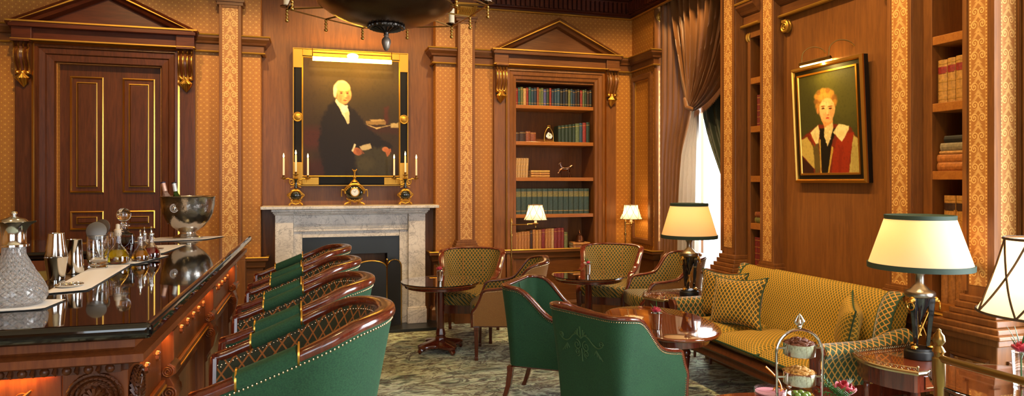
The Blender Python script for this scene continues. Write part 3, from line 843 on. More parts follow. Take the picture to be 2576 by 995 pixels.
def oval_table(loc,a,bb,h,rz):
    o=thing('oval_table','oval polished mahogany table mirroring the window in front of the sofa','table',loc,rz)
    n=64
    def S(s,z,d=0): return [((a*s+d)*math.copysign(abs(math.cos(TAU*k/n))**.92,math.cos(TAU*k/n)),(bb*s+d)*math.copysign(abs(math.sin(TAU*k/n))**.92,math.sin(TAU*k/n)),z) for k in range(n)]
    b=MB(); b.loft([S(.95,h-.025),S(.985,h-.022),S(1,h-.013),S(1,h-.007),S(.99,h-.001),S(.97,h)]); b.build('tabletop',W_FURNH,o,sharp=60)
    b=MB(); b.loft([S(.80,h-.085),S(.82,h-.08),S(.82,h-.025)]); b.build('apron',W_FURN,o)
    b=MB(); b.lathe([(.10,h-.07),(.05,h-.10),(.035,h-.13),(.05,h-.18),(.055,h-.24),(.035,.18),(.06,.15),(.065,.10)],16); b.build('column',W_FURN,o)
    for k in range(4):
        an=PI/4+k*PI/2; c,s=math.cos(an)*a*.62,math.sin(an)*bb*.42
        b=MB(); b.tube([(c*.1,s*.1,.14),(c*.5,s*.5,.11),(c*.85,s*.85,.05),(c,s,.018),(c*1.05,s*1.05,.006)],[.035,.03,.022,.018,.012],8,flat=1); b.build('foot',W_FURN,o)
    return o
oval_table((2.245,4.10,0),.345,.55,.56,R(-8))

def side_table(loc,w,d,h,rz,label,bow=.075):
    """bow-sided lamp table with brass edge and pierced gallery; local x along the straight front, y depth"""
    o=thing('side_table',label,'table',loc,rz,'lamp tables with brass gallery rails')
    n=16
    def outline(e=0):
        pts=[(-w/2-e,-d/2-e),(w/2+e,-d/2-e)]
        for k in range(1,n): t=k/n; pts.append((w/2+e+bow*math.sin(PI*t)*1.0,-d/2+d*t))
        pts+=[(w/2+e,d/2+e),(-w/2-e,d/2+e)]
        for k in range(1,n): t=k/n; pts.append((-w/2-e-bow*math.sin(PI*t)*1.0,d/2-d*t))
        return pts
    b=MB(); b.prism(outline(),FZ,h-.02,h); b.build('tabletop',W_FURNH,o)
    b=MB(); b.prism(outline(-.018),FZ,h-.11,h-.02); ap=b.build('apron',W_FURN,o)
    b=MB(); b.box(-w*.35,w*.35,-d/2+.012,-d/2+.017,h-.098,h-.034); b.build('drawer_front',W_FURNH,ap)
    g=MB(); g.box(-w*.33,w*.33,-d/2+.008,-d/2+.013,h-.095,h-.090); g.build('brass_inlay',BRASS,ap)
    b=MB(); pr=outline(.002); 
    b.sweep(pr,[(-.002,h-.018),(.004,h-.018),(.006,h-.010),(.004,h-.002),(-.002,h+.002)],FZ,closed=True); b.build('brass_edge',PALEB,o)
    b=MB(); q=outline(-.006); seg=q[1:n+2]+[]; 
    def chain(pts):
        for i in range(len(pts)-1):
            p,r_=Vector(pts[i]),Vector(pts[i+1]); L=(r_-p).length; m=max(1,int(L/.016))
            for k in range(m):
                c=p.lerp(r_,(k+.5)/m); t=(r_-p).normalized()
                b.tube([(c.x+t.x*.0065*math.cos(TAU*j/8),c.y+t.y*.0065*math.cos(TAU*j/8),h+.010+.007*math.sin(TAU*j/8)) for j in range(8)],.0016,4,closed=True)
        b.tube([(x,y,h+.018) for x,y in pts],.002,5)
    chain(q[1:n+2]); chain(q[n+2:]+q[:1]); chain([q[n+1],q[n+2]])
    for x,y in (q[0],q[1],q[n+1],q[n+2]): b.ball((x,y,h+.022),.007); b.tube([(x,y,h),(x,y,h+.016)],.004)
    b.build('gallery_rail',PALEB,o)
    for sx in (1,-1):
        for sy in (1,-1):
            b=MB(); X,Y=sx*(w/2-.045),sy*(d/2-.05)
            b.lathe([(.020,h-.11),(.022,h-.14),(.013,h-.15),(.018,h-.16),(.015,h-.2),(.010,.05),(.014,.03),(.010,0)],10,(X,Y,0)); b.build('leg',W_FURN,o)
    return o
side_table((3.07,2.845,0),.43,.40,.56,R(3),'brass-edged lamp table at the near end of the sofa, under the larger lamp')
side_table((2.93,4.99,0),.50,.34,.56,R(0),'brass-edged lamp table at the far end of the sofa near the window')
GT=thing('round_table','round glass-topped table behind the brass rail, lower right corner','table',(2.745,2.03,0))
b=MB(); r=.33;h=.68; b.lathe([(.001,h-.03),(r*.93,h-.03),(r*.985,h-.018),(r*.985,h-.008),(.001,h-.008)],48); b.build('tabletop',W_FURNH,GT)
b=MB(); b.lathe([(.001,h-.0075),(r-.002,h-.0075),(r,h-.004),(r-.002,h),(.001,h)],64); b.build('glass_top',GLASS,GT,sharp=50)
b=MB(); b.lathe([(.04,h-.03),(.03,h-.10),(.03,.2),(.05,.12),(.06,.06)],8); b.build('column',W_FURN,GT)
b=MB(); b.lathe([(.20,0),(.20,.03),(.16,.05),(.05,.07)],24); b.build('base_plate',W_FURN,GT)
CT=thing('cocktail_table','small dark round table at the bottom edge carrying the nut stand and pink cocktail','table',(1.50,1.84,0))
b=MB(); r=.38;h=.70; b.lathe([(.001,h-.03),(r*.95,h-.03),(r,h-.015),(r*.99,h),(.001,h)],48); b.build('tabletop',W_FURNH,CT)
b=MB(); b.lathe([(.04,h-.03),(.03,h-.10),(.03,.2),(.05,.12),(.06,.06)],8); b.build('column',W_FURN,CT)
b=MB(); b.lathe([(.20,0),(.20,.03),(.16,.05),(.05,.07)],24); b.build('base_plate',W_FURN,CT)

# ------------------------------------------------------------ sofa (faces -x, length along y)
SF=thing('sofa','olive and gold lattice sofa with rolled back and scrolled arms against the panelled wall','sofa',(0,0,0))
y0,y1=3.08,4.80; xf=2.70
b=MB(); prof=[(xf+.01,.245),(xf-.005,.26),(xf,.30),(xf-.01,.315),(xf,.33),(xf+.005,.35),(xf+.05,.352),(xf+.05,.245)]
b.prism(prof,lambda a,z,c:(a,c,z),y0+.05,y1-.21); b.build('front_rail',W_DARK,SF)
for yy in (y0+.03,y1-.09): b=MB(); b.box(xf+.02,xf+.66,yy,yy+.06,.27,.35); b.build('side_rail',W_FURN,SF)
for yy in (y0+.05,y1-.23):
    b=MB(); b.box(xf-.012,xf+.065,yy-.038,yy+.038,.24,.36); cb=b.build('corner_block',W_FURN,SF,bevel=.004); b=MB(); b.lathe([(.022,-.006),(.03,0),(.022,.006)],16,M=Matrix.Rotation(-PI/2,4,'Y'),c=(xf-.012,yy,.312)); b.build('roundel',W_FURN,cb)
for yy in (y0+.05,y1-.23):
    b=MB(); b.lathe([(.034,.265),(.036,.25),(.022,.235),(.033,.215),(.038,.20),(.036,.185),(.026,.18),(.034,.172),(.033,.16),(.018,.05),(.024,.042),(.024,.03),(.016,.02),(.013,0)],16,(xf+.027,yy,0)); b.build('leg',W_FURN,SF,sharp=50)
    b=MB(); b.tube([(xf+.62,yy,.27),(xf+.64,yy,.15),(xf+.68,yy,.0)],[.026,.022,.018],8); b.build('leg',W_FURN,SF)
# body under the cushions
b=MB(); b.box(xf+.05,xf+.68,y0+.06,y1-.06,.28,.36); b.build('seat_deck',LAT_SOFA,SF)
# seat cushions: three, domed, with a knife edge
def cushion(xa,xb,ya,yb,z0,z1):
    n=14; rows=[];uv=[]
    b=MB()
    for side in (1,-1):
        rows=[];uv=[]
        for i in range(n+1):
            r=[];q=[]
            for j in range(n+1):
                u,v=-1+2*i/n,-1+2*j/n; d=((1-abs(u)**5)*(1-abs(v)**5))**.35 if abs(u)<1 and abs(v)<1 else 0
                dome=(1-u*u)*(1-v*v)*.018*side
                x=lerp(xa,xb,(u+1)/2); y=lerp(ya,yb,(v+1)/2); zm=(z0+z1)/2; z=zm+side*(z1-z0)/2*d+dome
                r.append((x,y,z)); q.append((y,x+z*.9))
            rows.append(r);uv.append(q)
        b.grid(rows,uv)
    o=b.build('seat_cushion',LAT_SOFA,SF,sharp=80)
    p=MB(); zm=(z0+z1)/2; p.tube([(xa,ya,zm),(xa,yb,zm),(xb,yb,zm),(xb,ya,zm)],.006,6,closed=True); p.build('piping',PIPING,o)
w=(y1-y0-.22)/3
for k in range(3): cushion(xf-.005,xf+.58,y0+.11+k*w+.002,y0+.11+(k+1)*w-.002,.345,.445)
# back: scrolled profile extruded along y, top leans back and rolls over
def backprof(th=0):
    pts=[(xf+.47,.36),(xf+.50,.46),(xf+.525,.56),(xf+.545,.66),(xf+.575,.75),(xf+.615,.815),(xf+.66,.838),(xf+.70,.83),(xf+.725,.79),(xf+.715,.75),(xf+.69,.735),(xf+.67,.70),(xf+.66,.60),(xf+.65,.35)]
    return pts
BP=backprof(); Ls=[0]
for i in range(1,len(BP)): Ls.append(Ls[-1]+math.dist(BP[i],BP[i-1]))
def smoothc(pts,it=2):
    for _ in range(it):
        o=[pts[0]]
        for a,b_ in zip(pts,pts[1:]): o+= [tuple(lerp(a[k],b_[k],.25) for k in range(len(a))),tuple(lerp(a[k],b_[k],.75) for k in range(len(a)))]
        o.append(pts[-1]); pts=o
    return pts
BP=smoothc(BP); Ls=[0]
for i in range(1,len(BP)): Ls.append(Ls[-1]+math.dist(BP[i],BP[i-1]))
n=24; G=[];U=[]
yb0,yb1=y0+.10,y1-.02
for j in range(n+1):
    t=j/n; y=lerp(yb0,yb1,t); e=(abs(2*t-1))**6
    G.append([(x-.03*e*(z>.5)*0,y,z) for x,z in BP]); U.append([(y,l) for l in Ls])
b=MB().grid(G,U); b.prism(BP,lambda a,z,c:(a,c,z),yb0-.001,yb0); b.prism(BP,lambda a,z,c:(a,c,z),yb1,yb1+.001); b.build('back',LAT_SOFA,SF,sharp=60,recalc=True)
# end panels of the back flare forward onto the arms
for s,yy in ((-1,yb0),(1,yb1)):
    b=MB(); e=[(x-.004,z) for x,z in BP if z>.40][:int(len(BP)*.62)]
    g=[]; ug=[]
    for x,z in e:
        g.append([(x-.012-.05*(1-abs(2*t-1)**2)*0,yy+s*(.002)+(-s)*.085*(1-t),z+.002) if False else (x-.008*math.sin(PI*t),yy-s*.10*(1-t)+s*.012*t,z+.004*math.sin(PI*t)) for t in (0,.25,.5,.75,1)]); ug.append([(.1*t+yy,z*1.3+x) for t in (0,.25,.5,.75,1)])
    b.grid(g,ug); pn=b.build('end_panel',LAT_ARM,SF,solid=.006)
    p=MB(); p.tube([r_[0] for r_ in g],.005,6); p.tube([r_[-1] for r_ in g],.005,6); p.build('piping',PIPING,pn)
# arms: scrolled roll on an upholstered panel
for s,ya in ((1,y0),(-1,y1)):
    yo=ya; yi=ya+s*.12
    prof=[(yi,.36),(yi,.50),(yi+s*.008,.545),(yi-s*.01,.578),(yi-s*.05,.59),(yo+s*.03,.588),(yo-s*.005,.565),(yo-s*.004,.535),(yo+s*.02,.51),(yo+s*.03,.46),(yo+s*.03,.30),(yi,.30)]
    prof=smoothc(prof,2); L2=[0]
    for i in range(1,len(prof)): L2.append(L2[-1]+math.dist(prof[i],prof[i-1]))
    G=[];U=[]
    for k in range(13):
        x=lerp(xf+.02,xf+.62,k/12); rise=.055*sstep((k/12-.55)/.45)
        G.append([(x,y,z+rise*clamp((z-.45)/.14)) for y,z in prof]); U.append([(x,l) for l in L2])
    b=MB().grid(G,U,cv=True); b.prism([(y,z) for y,z in prof],lambda a,z,c:(c,a,z),xf+.018,xf+.02); b.build('arm',LAT_ARM,SF,sharp=60)
    b=MB(); b.prism([(yi-s*.0,.36),(yi,.54),(yi-s*.03,.575),(yo+s*.02,.575),(yo+s*.01,.54),(yo+s*.04,.50),(yo+s*.04,.36)],lambda a,z,c:(c,a,z),xf-.004,xf+.018); b.build('arm_front',W_FURN,SF,bevel=.004)
# ------------------------------------------------------------ throw pillows
def pillow(name,w,h,t,mat,label,loc,rot):
    n=18; b=MB()
    for side in (1,-1):
        G=[];U=[]
        for i in range(n+1):
            r=[];q=[]
            for j in range(n+1):
                u,v=-1+2*i/n,-1+2*j/n
                d=max(0,(1-abs(u)**2.6)*(1-abs(v)**2.6))**.55
                pin=1-.17*(1-abs(v)**2)*abs(u)**3; pin2=1-.17*(1-abs(u)**2)*abs(v)**3
                r.append((side*t/2*d+.006*math.sin(u*5+v*3)*d,u*w/2*pin,v*h/2*pin2)); q.append((u*w/2,v*h/2))
            G.append(r);U.append(q)
        b.grid(G,U)
    o=b.build(name,mat,sharp=80); o.location=loc; o.rotation_euler=rot
    tag(o,label,'pillow','lattice throw pillows on the sofa')
    ed=[]
    for i in range(n): ed.append((-1+2*i/n,-1))
    for i in range(n): ed.append((1,-1+2*i/n))
    for i in range(n): ed.append((1-2*i/n,1))
    for i in range(n): ed.append((-1,1-2*i/n))
    p=MB(); p.tube([(0,u*w/2*(1-.17*(1-abs(v)**2)*abs(u)**3),v*h/2*(1-.17*(1-abs(u)**2)*abs(v)**3)) for u,v in ed],.005,6,closed=True); p.build('piping',PIPING,o)
    return o
LAT_PIL=lattice('lattice_cushion','36381a','c4922c',w=.034,h=.044,lw=.15,c3='4a4a1c',sheen=.2)
pillow('throw_pillow',.42,.38,.13,LAT_PIL,'lattice throw pillow behind, half hidden at the far arm of the sofa',(3.05,4.58,.62),(0,R(12),R(22)))
pillow('throw_pillow',.46,.38,.14,LAT_PIL,'lattice throw pillow in front of the far pair on the sofa',(2.97,4.27,.62),(R(-4),R(18),R(18)))
pillow('throw_pillow',.34,.33,.13,LAT_SOFA,'olive throw pillow standing on its corner against the near arm of the sofa',(3.10,3.34,.63),(R(12),R(10),R(-38)))
# ------------------------------------------------------------ fireplace
FP=thing('fireplace','white marble fireplace with a plain shelf and a black grate opening','fireplace',(0,0,0))
b=MB(); b.box(-.489,1.258,6.95,7.30,1.226,1.256); b.build('mantel_shelf',MARBLE,FP,bevel=.004)
b=MB(); b.box(-.395,1.165,6.985,7.28,1.20,1.226); b.box(-.38,1.15,7.0,7.28,1.182,1.20); b.box(-.370,1.14,7.012,7.28,1.168,1.182); b.build('bed_moulding',MARBLE,FP,bevel=.006,seg=3)
b=MB(); b.box(-.187,.949,7.06,7.3,1.00,1.168); 
for k in range(4): b.box(-.185,.95,7.055,7.06,1.03+k*.012,1.035+k*.012)
b.box(-.104,.861,7.079,7.3,.937,1.0); b.build('frieze',MARBLE,FP,bevel=.002)
for x0,x1 in ((-.359,-.188),(.950,1.125)):
    b=MB(); b.box(x0,x1,7.03,7.3,.19,1.168); b.box(x0-.012,x1+.012,7.01,7.3,.03,.175); b.box(x0-.008,x1+.008,7.018,7.3,.175,.195); b.build('jamb',MARBLE,FP,bevel=.003)
for x0,x1 in ((-.188,-.105),(.862,.95)):
    b=MB(); b.box(x0,x1,7.075,7.3,.03,.999); b.build('slip',MARBLE,FP,bevel=.002)
SLATE=simple('dark_slate','1d2023',.35)
IRON=simple('cast_iron','141416',.5)
b=MB(); b.box(-.105,.862,7.10,7.12,.76,.937); b.box(-.105,.02,7.10,7.12,.03,.76); b.box(.74,.862,7.10,7.12,.03,.76); b.build('inner_surround',SLATE,FP)
b=MB(); b.box(.02,.74,7.45,7.47,.03,.8); b.box(0,.02,7.12,7.47,.03,.8); b.box(.74,.76,7.12,7.47,.03,.8); b.box(0,.76,7.12,7.47,.78,.8); b.build('firebox',IRON,FP)
b=MB(); b.box(-.50,1.25,6.76,7.15,0,.03); trim(b,SLATE,bevel=.003)
for x in [.08+.05*k for k in range(13)]: pass
b=MB(); 
for k in range(4): b.tube([(.1,7.2+.02,.12+.05*k),(.66,7.2+.02,.12+.05*k)],.008,6)
b.build('grate',IRON,FP)
# folding fire screen
FS=thing('fire_screen','folding brass-edged fire screen with arched black mesh panels','fire screen',(.60,6.90,.03))
MESH=simple('black_mesh','101318',.6)
def screen_panel(x0,y0,x1,y1,h,ha):
    n=12; L=math.hypot(x1-x0,y1-y0)
    pts=[(0,0),(0,h)]+[(L/2-L/2*math.cos(PI*k/n),h+ha*math.sin(PI*k/n)) for k in range(1,n)]+[(L,h),(L,0)]
    f=lambda a,z,c=0:(x0+(x1-x0)*a/L,y0+(y1-y0)*a/L+c,z)
    b=MB(); b.prism(pts,f,-.002,.002); p=b.build('mesh_panel',MESH,FS)
    g=MB(); g.tube([f(a,z) for a,z in pts],.007,6,closed=True); g.tube([f(0,h),f(0,h+ha*1.05)],.009,6); g.ball(f(0,h+ha*1.1),.012); g.build('brass_frame',BRASS,p)
screen_panel(-.52,.10,-.20,0,.60,.075); screen_panel(-.20,0,.115,0,.60,.075); screen_panel(.115,0,.27,.09,.60,.075)
# ------------------------------------------------------------ painted canvases (colour lives in the canvas itself)
def canvas(name,w,h,func,parent,f,nx=170,ny=210):
    X,Z=np.meshgrid(np.linspace(0,1,nx),np.linspace(0,1,ny),indexing='ij')   # Z: 0 top .. 1 bottom
    C=func(X,Z); b=MB()
    G=[[f((X[i,j]-.5)*w,(.5-Z[i,j])*h,0) for j in range(ny)] for i in range(nx)]
    b.grid(G,smooth=False); 
    m=Mat(name+'_paint'); at=m.nt.nodes.new('ShaderNodeVertexColor'); at.layer_name='Paint'
    m.set(at.outputs[0],.5,Specular_IOR_Level=.25)
    o=b.build(name,m.m,parent,recalc=False); a=o.data.color_attributes.new('Paint','FLOAT_COLOR','POINT')
    lin_=np.where(C<=.04045,C/12.92,((C+.055)/1.055)**2.4)
    rgba=np.concatenate([lin_,np.ones(C.shape[:2]+(1,))],2).reshape(-1,4).astype(np.float32)
    a.data.foreach_set('color',rgba.ravel()); return o
def hx(c): return np.array([int(c[i:i+2],16)/255 for i in (0,2,4)])
rng=np.random.default_rng(3)
def vnoise(X,Z,s,seed=0):
    r=np.random.default_rng(seed); g=r.random((int(s)+3,int(s)+3)); x=X*s; z=Z*s; i=x.astype(int); j=z.astype(int); u=x-i; v=z-j; u=u*u*(3-2*u); v=v*v*(3-2*v)
    return (g[i,j]*(1-u)+g[i+1,j]*u)*(1-v)+(g[i,j+1]*(1-u)+g[i+1,j+1]*u)*v
class Pnt:
    def __init__(s,X,Z,c0,asp): s.X,s.Z=X,Z; s.asp=asp; s.C=np.ones(X.shape+(3,))*hx(c0); s.n=vnoise(X,Z,30,1)*.5+vnoise(X,Z,70,2)*.5
    def put(s,a,c): a=np.clip(a,0,1)[...,None]; s.C=s.C*(1-a)+hx(c)*a
    def ell(s,x,z,rx,rz,c,soft=.15,op=1,rot=0):
        dx,dz=(s.X-x),(s.Z-z)*s.asp; cr,sr=math.cos(rot),math.sin(rot); u=(dx*cr+dz*sr)/rx; v=(-dx*sr+dz*cr)/(rz*s.asp)
        r=np.sqrt(u*u+v*v)+(s.n-.5)*.08; s.put(np.clip((1-r)/soft+.5,0,1)*op,c)
    def poly(s,pts,c,soft=.008,op=1):
        # signed distance to polygon
        X,Z=s.X,s.Z*s.asp; P=[(a,b*s.asp) for a,b in pts]; d=np.full(X.shape,9.); ins=np.zeros(X.shape,bool)
        for i in range(len(P)):
            (x0,y0),(x1,y1)=P[i-1],P[i]; ex,ey=x1-x0,y1-y0; t=np.clip(((X-x0)*ex+(Z-y0)*ey)/(ex*ex+ey*ey+1e-12),0,1)
            d=np.minimum(d,np.hypot(X-x0-t*ex,Z-y0-t*ey))
            cnd=((y0>Z)!=(y1>Z)); xx=np.where(cnd,(x1-x0)*(Z-y0)/((y1-y0) if abs(y1-y0)>1e-12 else 1e-12)+x0,0); ins^=cnd&(X<xx)
        sd=np.where(ins,d,-d)+(s.n-.5)*soft*1.5; s.put(np.clip(sd/soft+.5,0,1)*op,c)
def portrait_old(X,Z):
    p=Pnt(X,Z,'33280f',1.2); q=lambda a,b:((a-165)/625,(b-120)/777); Q=lambda L:[q(*t) for t in L]
    n=vnoise(X,Z,5,5); p.put(n*.6,'4e3c1c'); p.put(np.clip((Z-.35)*1.6,0,.9),'2a1a10'); p.put(np.clip((.25-X)*2,0,.5),'3a2414')
    p.ell(.10,.68,.22,.09,'4a1f14',.8,.8); p.ell(.18,.95,.30,.08,'3e1a10',.8,.7)
    p.poly(Q([(690,430),(720,425),(722,545),(690,545)]),'4f2012',.02,.8); p.poly(Q([(560,560),(790,560),(790,620),(560,600)]),'3a1f10',.03)
    p.poly(Q([(570,530),(640,522),(705,530),(700,552),(570,552)]),'8a6a38',.006); p.poly(Q([(595,518),(690,514),(700,526),(605,532)]),'a98850',.006)
    p.poly(Q([(560,548),(640,572),(740,552),(640,582)]),'c0a468',.006); p.poly(Q([(735,540),(790,535),(790,570),(740,568)]),'b59a62',.01)
    # seated body in a dark coat
    p.poly(Q([(330,430),(372,395),(450,430),(520,480),(570,560),(660,640),(740,690),(735,897),(300,897),(260,700),(280,520)]),'1c120b',.03)
    p.poly(Q([(500,760),(560,715),(700,700),(745,760),(740,897),(520,897)]),'37301c',.03); p.ell(.64,.90,.10,.06,'463c22',.6,.7)
    p.poly(Q([(372,380),(400,410),(440,430),(458,470),(462,520),(452,555),(425,505),(395,450),(370,405)]),'e8d9a8',.008)
    p.poly(Q([(408,432),(448,428),(450,465),(425,480),(410,462)]),'f3e7c0',.01); p.poly(Q([(428,480),(455,470),(462,545),(448,552)]),'cdb988',.008)
    # head
    p.ell(*q(412,322),.088,.080,'c9b98c',.12); p.ell(*q(372,330),.026,.05,'d8cda6',.3)
    p.ell(*q(425,355),.078,.082,'d29a5c',.12,rot=.1); p.ell(*q(420,305),.070,.035,'dcb478',.3); p.ell(*q(400,375),.02,.03,'c07f48',.6,.7); p.ell(*q(455,375),.02,.028,'b87444',.6,.8)
    for a in (408,448): p.ell(*q(a,347),.014,.006,'5a3016',.4,.9); p.ell(*q(a,337),.020,.005,'8a5c30',.5,.8)
    p.ell(*q(436,366),.010,.020,'e0ae70',.5); p.ell(*q(440,378),.014,.006,'9a5a30',.5,.8); p.ell(*q(433,395),.022,.005,'8a3a22',.4,.9); p.ell(*q(430,412),.03,.012,'c58a52',.6,.6)
    p.ell(*q(376,362),.014,.024,'b8703c',.3); p.ell(*q(367,350),.018,.035,'d8cda6',.5,.9)
    # hands and papers
    p.poly(Q([(525,700),(600,678),(612,715),(540,730)]),'b5a074',.008)
    p.ell(*q(512,735),.05,.032,'a8623a',.2,rot=.5); 
    for k in range(4): p.poly(Q([(500+k*11,720),(508+k*11,718),(530+k*10,757-k*3),(520+k*10,762-k*3)]),'8a4a2c',.005,.8)
    p.poly(Q([(474,732),(495,682),(503,690),(484,738)]),'d8c69a',.006)
    p.ell(*q(700,718),.036,.022,'b26a3c',.2); 
    for k in range(4): p.poly(Q([(690+k*12,715),(700+k*12,712),(722+k*6,762-k*9),(714+k*5,768-k*9)]),'a55c34',.006)
    p.put(np.clip((vnoise(X,Z,60,8)-.6)*.35,0,.1),'0a0604'); return p.C
def portrait_young(X,Z):
    p=Pnt(X,Z,'3c3a16',1.35); q=lambda a,b:((a-95)/440,(b-(190-(a-95)*.17))/(695+(a-95)*.17)); Q=lambda L:[q(*t) for t in L]
    n=vnoise(X,Z,4,11); p.put(n*.5,'2c2a10'); p.ell(.8,.25,.4,.3,'55501e',.9,.6); p.put(np.clip((Z-.6)*1.2,0,.6),'2a1a0c')
    # robe
    p.poly(Q([(100,630),(170,580),(250,530),(370,530),(480,560),(530,640),(535,885),(95,885)]),'6e2412',.02)
    p.poly(Q([(98,640),(150,620),(230,760),(225,850),(190,850),(98,750)]),'b59a4c',.012); p.poly(Q([(98,760),(190,850),(190,885),(95,885)]),'33150c',.015)
    p.poly(Q([(190,650),(235,640),(250,850),(232,885),(200,880)]),'5c4a22',.015)
    p.poly(Q([(400,600),(505,590),(470,760),(455,885),(330,885),(350,720)]),'8a2810',.012); p.poly(Q([(395,700),(420,690),(400,885),(380,885)]),'7a1f0e',.01,.7)
    p.poly(Q([(500,610),(528,640),(540,885),(458,885),(480,740)]),'ad9850',.012)
    for k in range(4): p.poly(Q([(490+k*9,690),(495+k*9,690),(485+k*12,880),(479+k*12,880)]),'8a7438',.006,.6)
    p.poly(Q([(250,560),(380,560),(330,700),(310,885),(255,885)]),'14100a',.012)
    p.poly(Q([(290,530),(352,490),(356,560),(330,640),(306,690),(285,620)]),'cdb576',.01)
    for k in range(5): p.ell(*q(300+k%2*30,560+k*25),.012,.008,'e8d9a0',.5,.8)
    p.poly(Q([(175,590),(240,535),(252,580),(235,670),(205,672)]),'d8c486',.01); p.poly(Q([(165,600),(178,596),(215,672),(205,690)]),'8a2810',.008)
    p.poly(Q([(355,590),(400,528),(470,545),(470,570),(415,660),(378,618)]),'dcc98a',.01)
    for a,b_ in ((212,618),(415,600)): p.ell(*q(a,b_),.05,.03,'c4ae6c',.9,.6)
    p.poly(Q([(245,640),(256,640),(252,885),(243,885)]),'b8923c',.006); p.poly(Q([(340,690),(352,700),(312,885),(300,885)]),'b8923c',.006)
    # neck and head
    p.poly(Q([(262,480),(352,450),(356,515),(290,555)]),'c98a4a',.012)
    H=lambda a,b: q(315+(a-315)*1.2,425+(b-408)*1.2)
    p.ell(*H(306,366),.185,.135,'8a5a24',.2); p.ell(*H(300,318),.15,.06,'b88438',.5)
    for k in range(18): a=k*.5; p.ell(*H(306+62*math.cos(a),348+58*math.sin(a)),.04,.025,'a8742e' if k%2 else '7c5020',.6,.8)
    p.ell(*H(315,408),.135,.118,'dda468',.12,rot=.08); p.ell(*H(318,455),.085,.05,'d89c60',.3); p.ell(*H(345,420),.04,.05,'b87840',.7,.6); p.ell(*H(300,380),.08,.03,'ecbc80',.6,.7)
    for a in (290,336): p.ell(*H(a,400),.028,.009,'40240f',.4,.95); p.ell(*H(a,387),.04,.007,'7c4c20',.5,.9)
    p.ell(*H(316,423),.014,.030,'ecb87c',.5,.9); p.ell(*H(320,439),.024,.008,'a8643a',.5,.8); p.ell(*H(316,458),.032,.009,'a83c24',.4,.9); p.ell(*H(254,415),.02,.03,'c07c44',.4,.8)
    p.put(np.clip((vnoise(X,Z,60,18)-.6)*.35,0,.1),'0a0604'); return p.C
# large portrait over the mantel
Yp=7.20
PT=thing('framed_portrait','large black and gilt framed portrait of a seated white-haired man above the mantelpiece','painting',(.386,Yp,2.155))
W_,H_=1.164,1.40
f=lambda a,z,c=0:(a,-c,z)
w2,h2=W_/2,H_/2
b=MB(); b.box(-w2,w2,-.0,.07,-h2,h2); b.box(-w2+.02,w2-.02,-.01,0,-h2+.02,h2-.02); b.build('frame',simple('frame_black','0d0a08',.55,0,Specular_IOR_Level=.2),PT,bevel=.003)
g=MB(); g.sweep([(-w2,-h2),(-w2,h2),(w2,h2),(w2,-h2)],[(0,0),(0,.014),(.007,.014),(.010,.0)],f,closed=True)
g.sweep([(-.492,-.602),(-.492,.610),(.492,.610),(.492,-.602)],[(-.006,0),(-.006,.016),(.0,.018),(.010,.010),(.012,0)],f,closed=True); g.build('gilt_edge',GOLDP,PT)
for sx in (-1,1):
    for z0_,z1_,xa,xb in ((h2-.20,h2-.012,.49,w2*.995),(-h2+.012,-h2+.24,.49,w2*.995),(-h2+.012,-.615,.33,.489)):
        g=MB(); g.box(min(sx*xa,sx*xb),max(sx*xa,sx*xb),-.018,0,z0_,z1_); g.build('corner_block',GOLDP,PT,bevel=.002)
g=MB(); g.box(-.489,.489,-.018,0,.625,h2-.012); g.build('glare_band',GOLDP,PT,bevel=.002)  # gold strip paints the picture light's glare onto the black top rail
for sx in (-1,1):
    g=MB(); g.lathe([(.001,0),(.046,0),(.05,.008),(.044,.014),(.036,.012),(.030,.018),(.012,.020),(.001,.024)],24,M=Matrix.Rotation(PI/2,4,'X'),c=(sx*.537,-.008,.0)); g.build('medallion',GOLDP,PT)
canvas('canvas',.96,1.20,portrait_old,PT,lambda a,z,c:(a,-.0125,z+.006))
# picture light over the large portrait
PL=thing('picture_light','long glowing brass picture light across the top of the mantel portrait','picture light',(.385,7.02,2.725))
TUBE=emit('lamp_tube_glow','ffb93c',28)
b=MB(); b.tube([(-.39,0,.06),(.39,0,.06)],.006,8); b.tube([(-.39,0,.06),(-.39,0,.0)],.005,6); b.tube([(.39,0,.06),(.39,0,.0)],.005,6); b.tube([(-.39,.0,.06),(-.39,.0,.10),(-.39,.17,.12)],.004,6); b.tube([(.39,0,.06),(.39,0,.10),(.39,.17,.12)],.004,6); b.build('brass_frame',BRASS,PL)
b=MB(); b.tube([(-.39,0,0),(.39,0,0)],.022,12); b.build('lamp_tube',TUBE,PL)
b=MB(); b.ball((0,.0,.04),.045,sx=1.3,sz=.7,n=16,k=8); b.build('globe',emit('lamp_globe_glow','ffc050',14),PL)
# portrait on the right wall
P2=thing('framed_portrait','framed portrait of a young man in a red robe on the right wall','painting',(XR-.055,3.855,1.905)); P2.rotation_euler=(0,R(-3),0)
w,h=.675,.83
f=lambda a,z,c=0:(-c,-a,z)
b=MB(); b.box(-.0,.035,-w/2,w/2,-h/2,h/2); b.build('frame',simple('frame_black_side','0f0c09',.4,0,Specular_IOR_Level=.3),P2,bevel=.002)
g=MB(); g.sweep([(-w/2,-h/2),(-w/2,h/2),(w/2,h/2),(w/2,-h/2)],[(0,0),(0,.012),(.018,.022),(.026,.012),(.028,0)],f,closed=True)
g.sweep([(-w/2+.055,-h/2+.055),(-w/2+.055,h/2-.055),(w/2-.055,h/2-.055),(w/2-.055,-h/2+.055)],[(0,0),(0,.010),(.012,.010),(.016,.002),(.016,0)],f,closed=True); g.build('gilt_edge',GOLD,P2)
canvas('canvas',w-.135,h-.135,portrait_young,P2,lambda a,z,c:(-.003,-a,z),130,160)
PL2=thing('picture_light','slim brass picture light on two curved arms above the robed young man','picture light',(XR-.15,3.74,2.325))
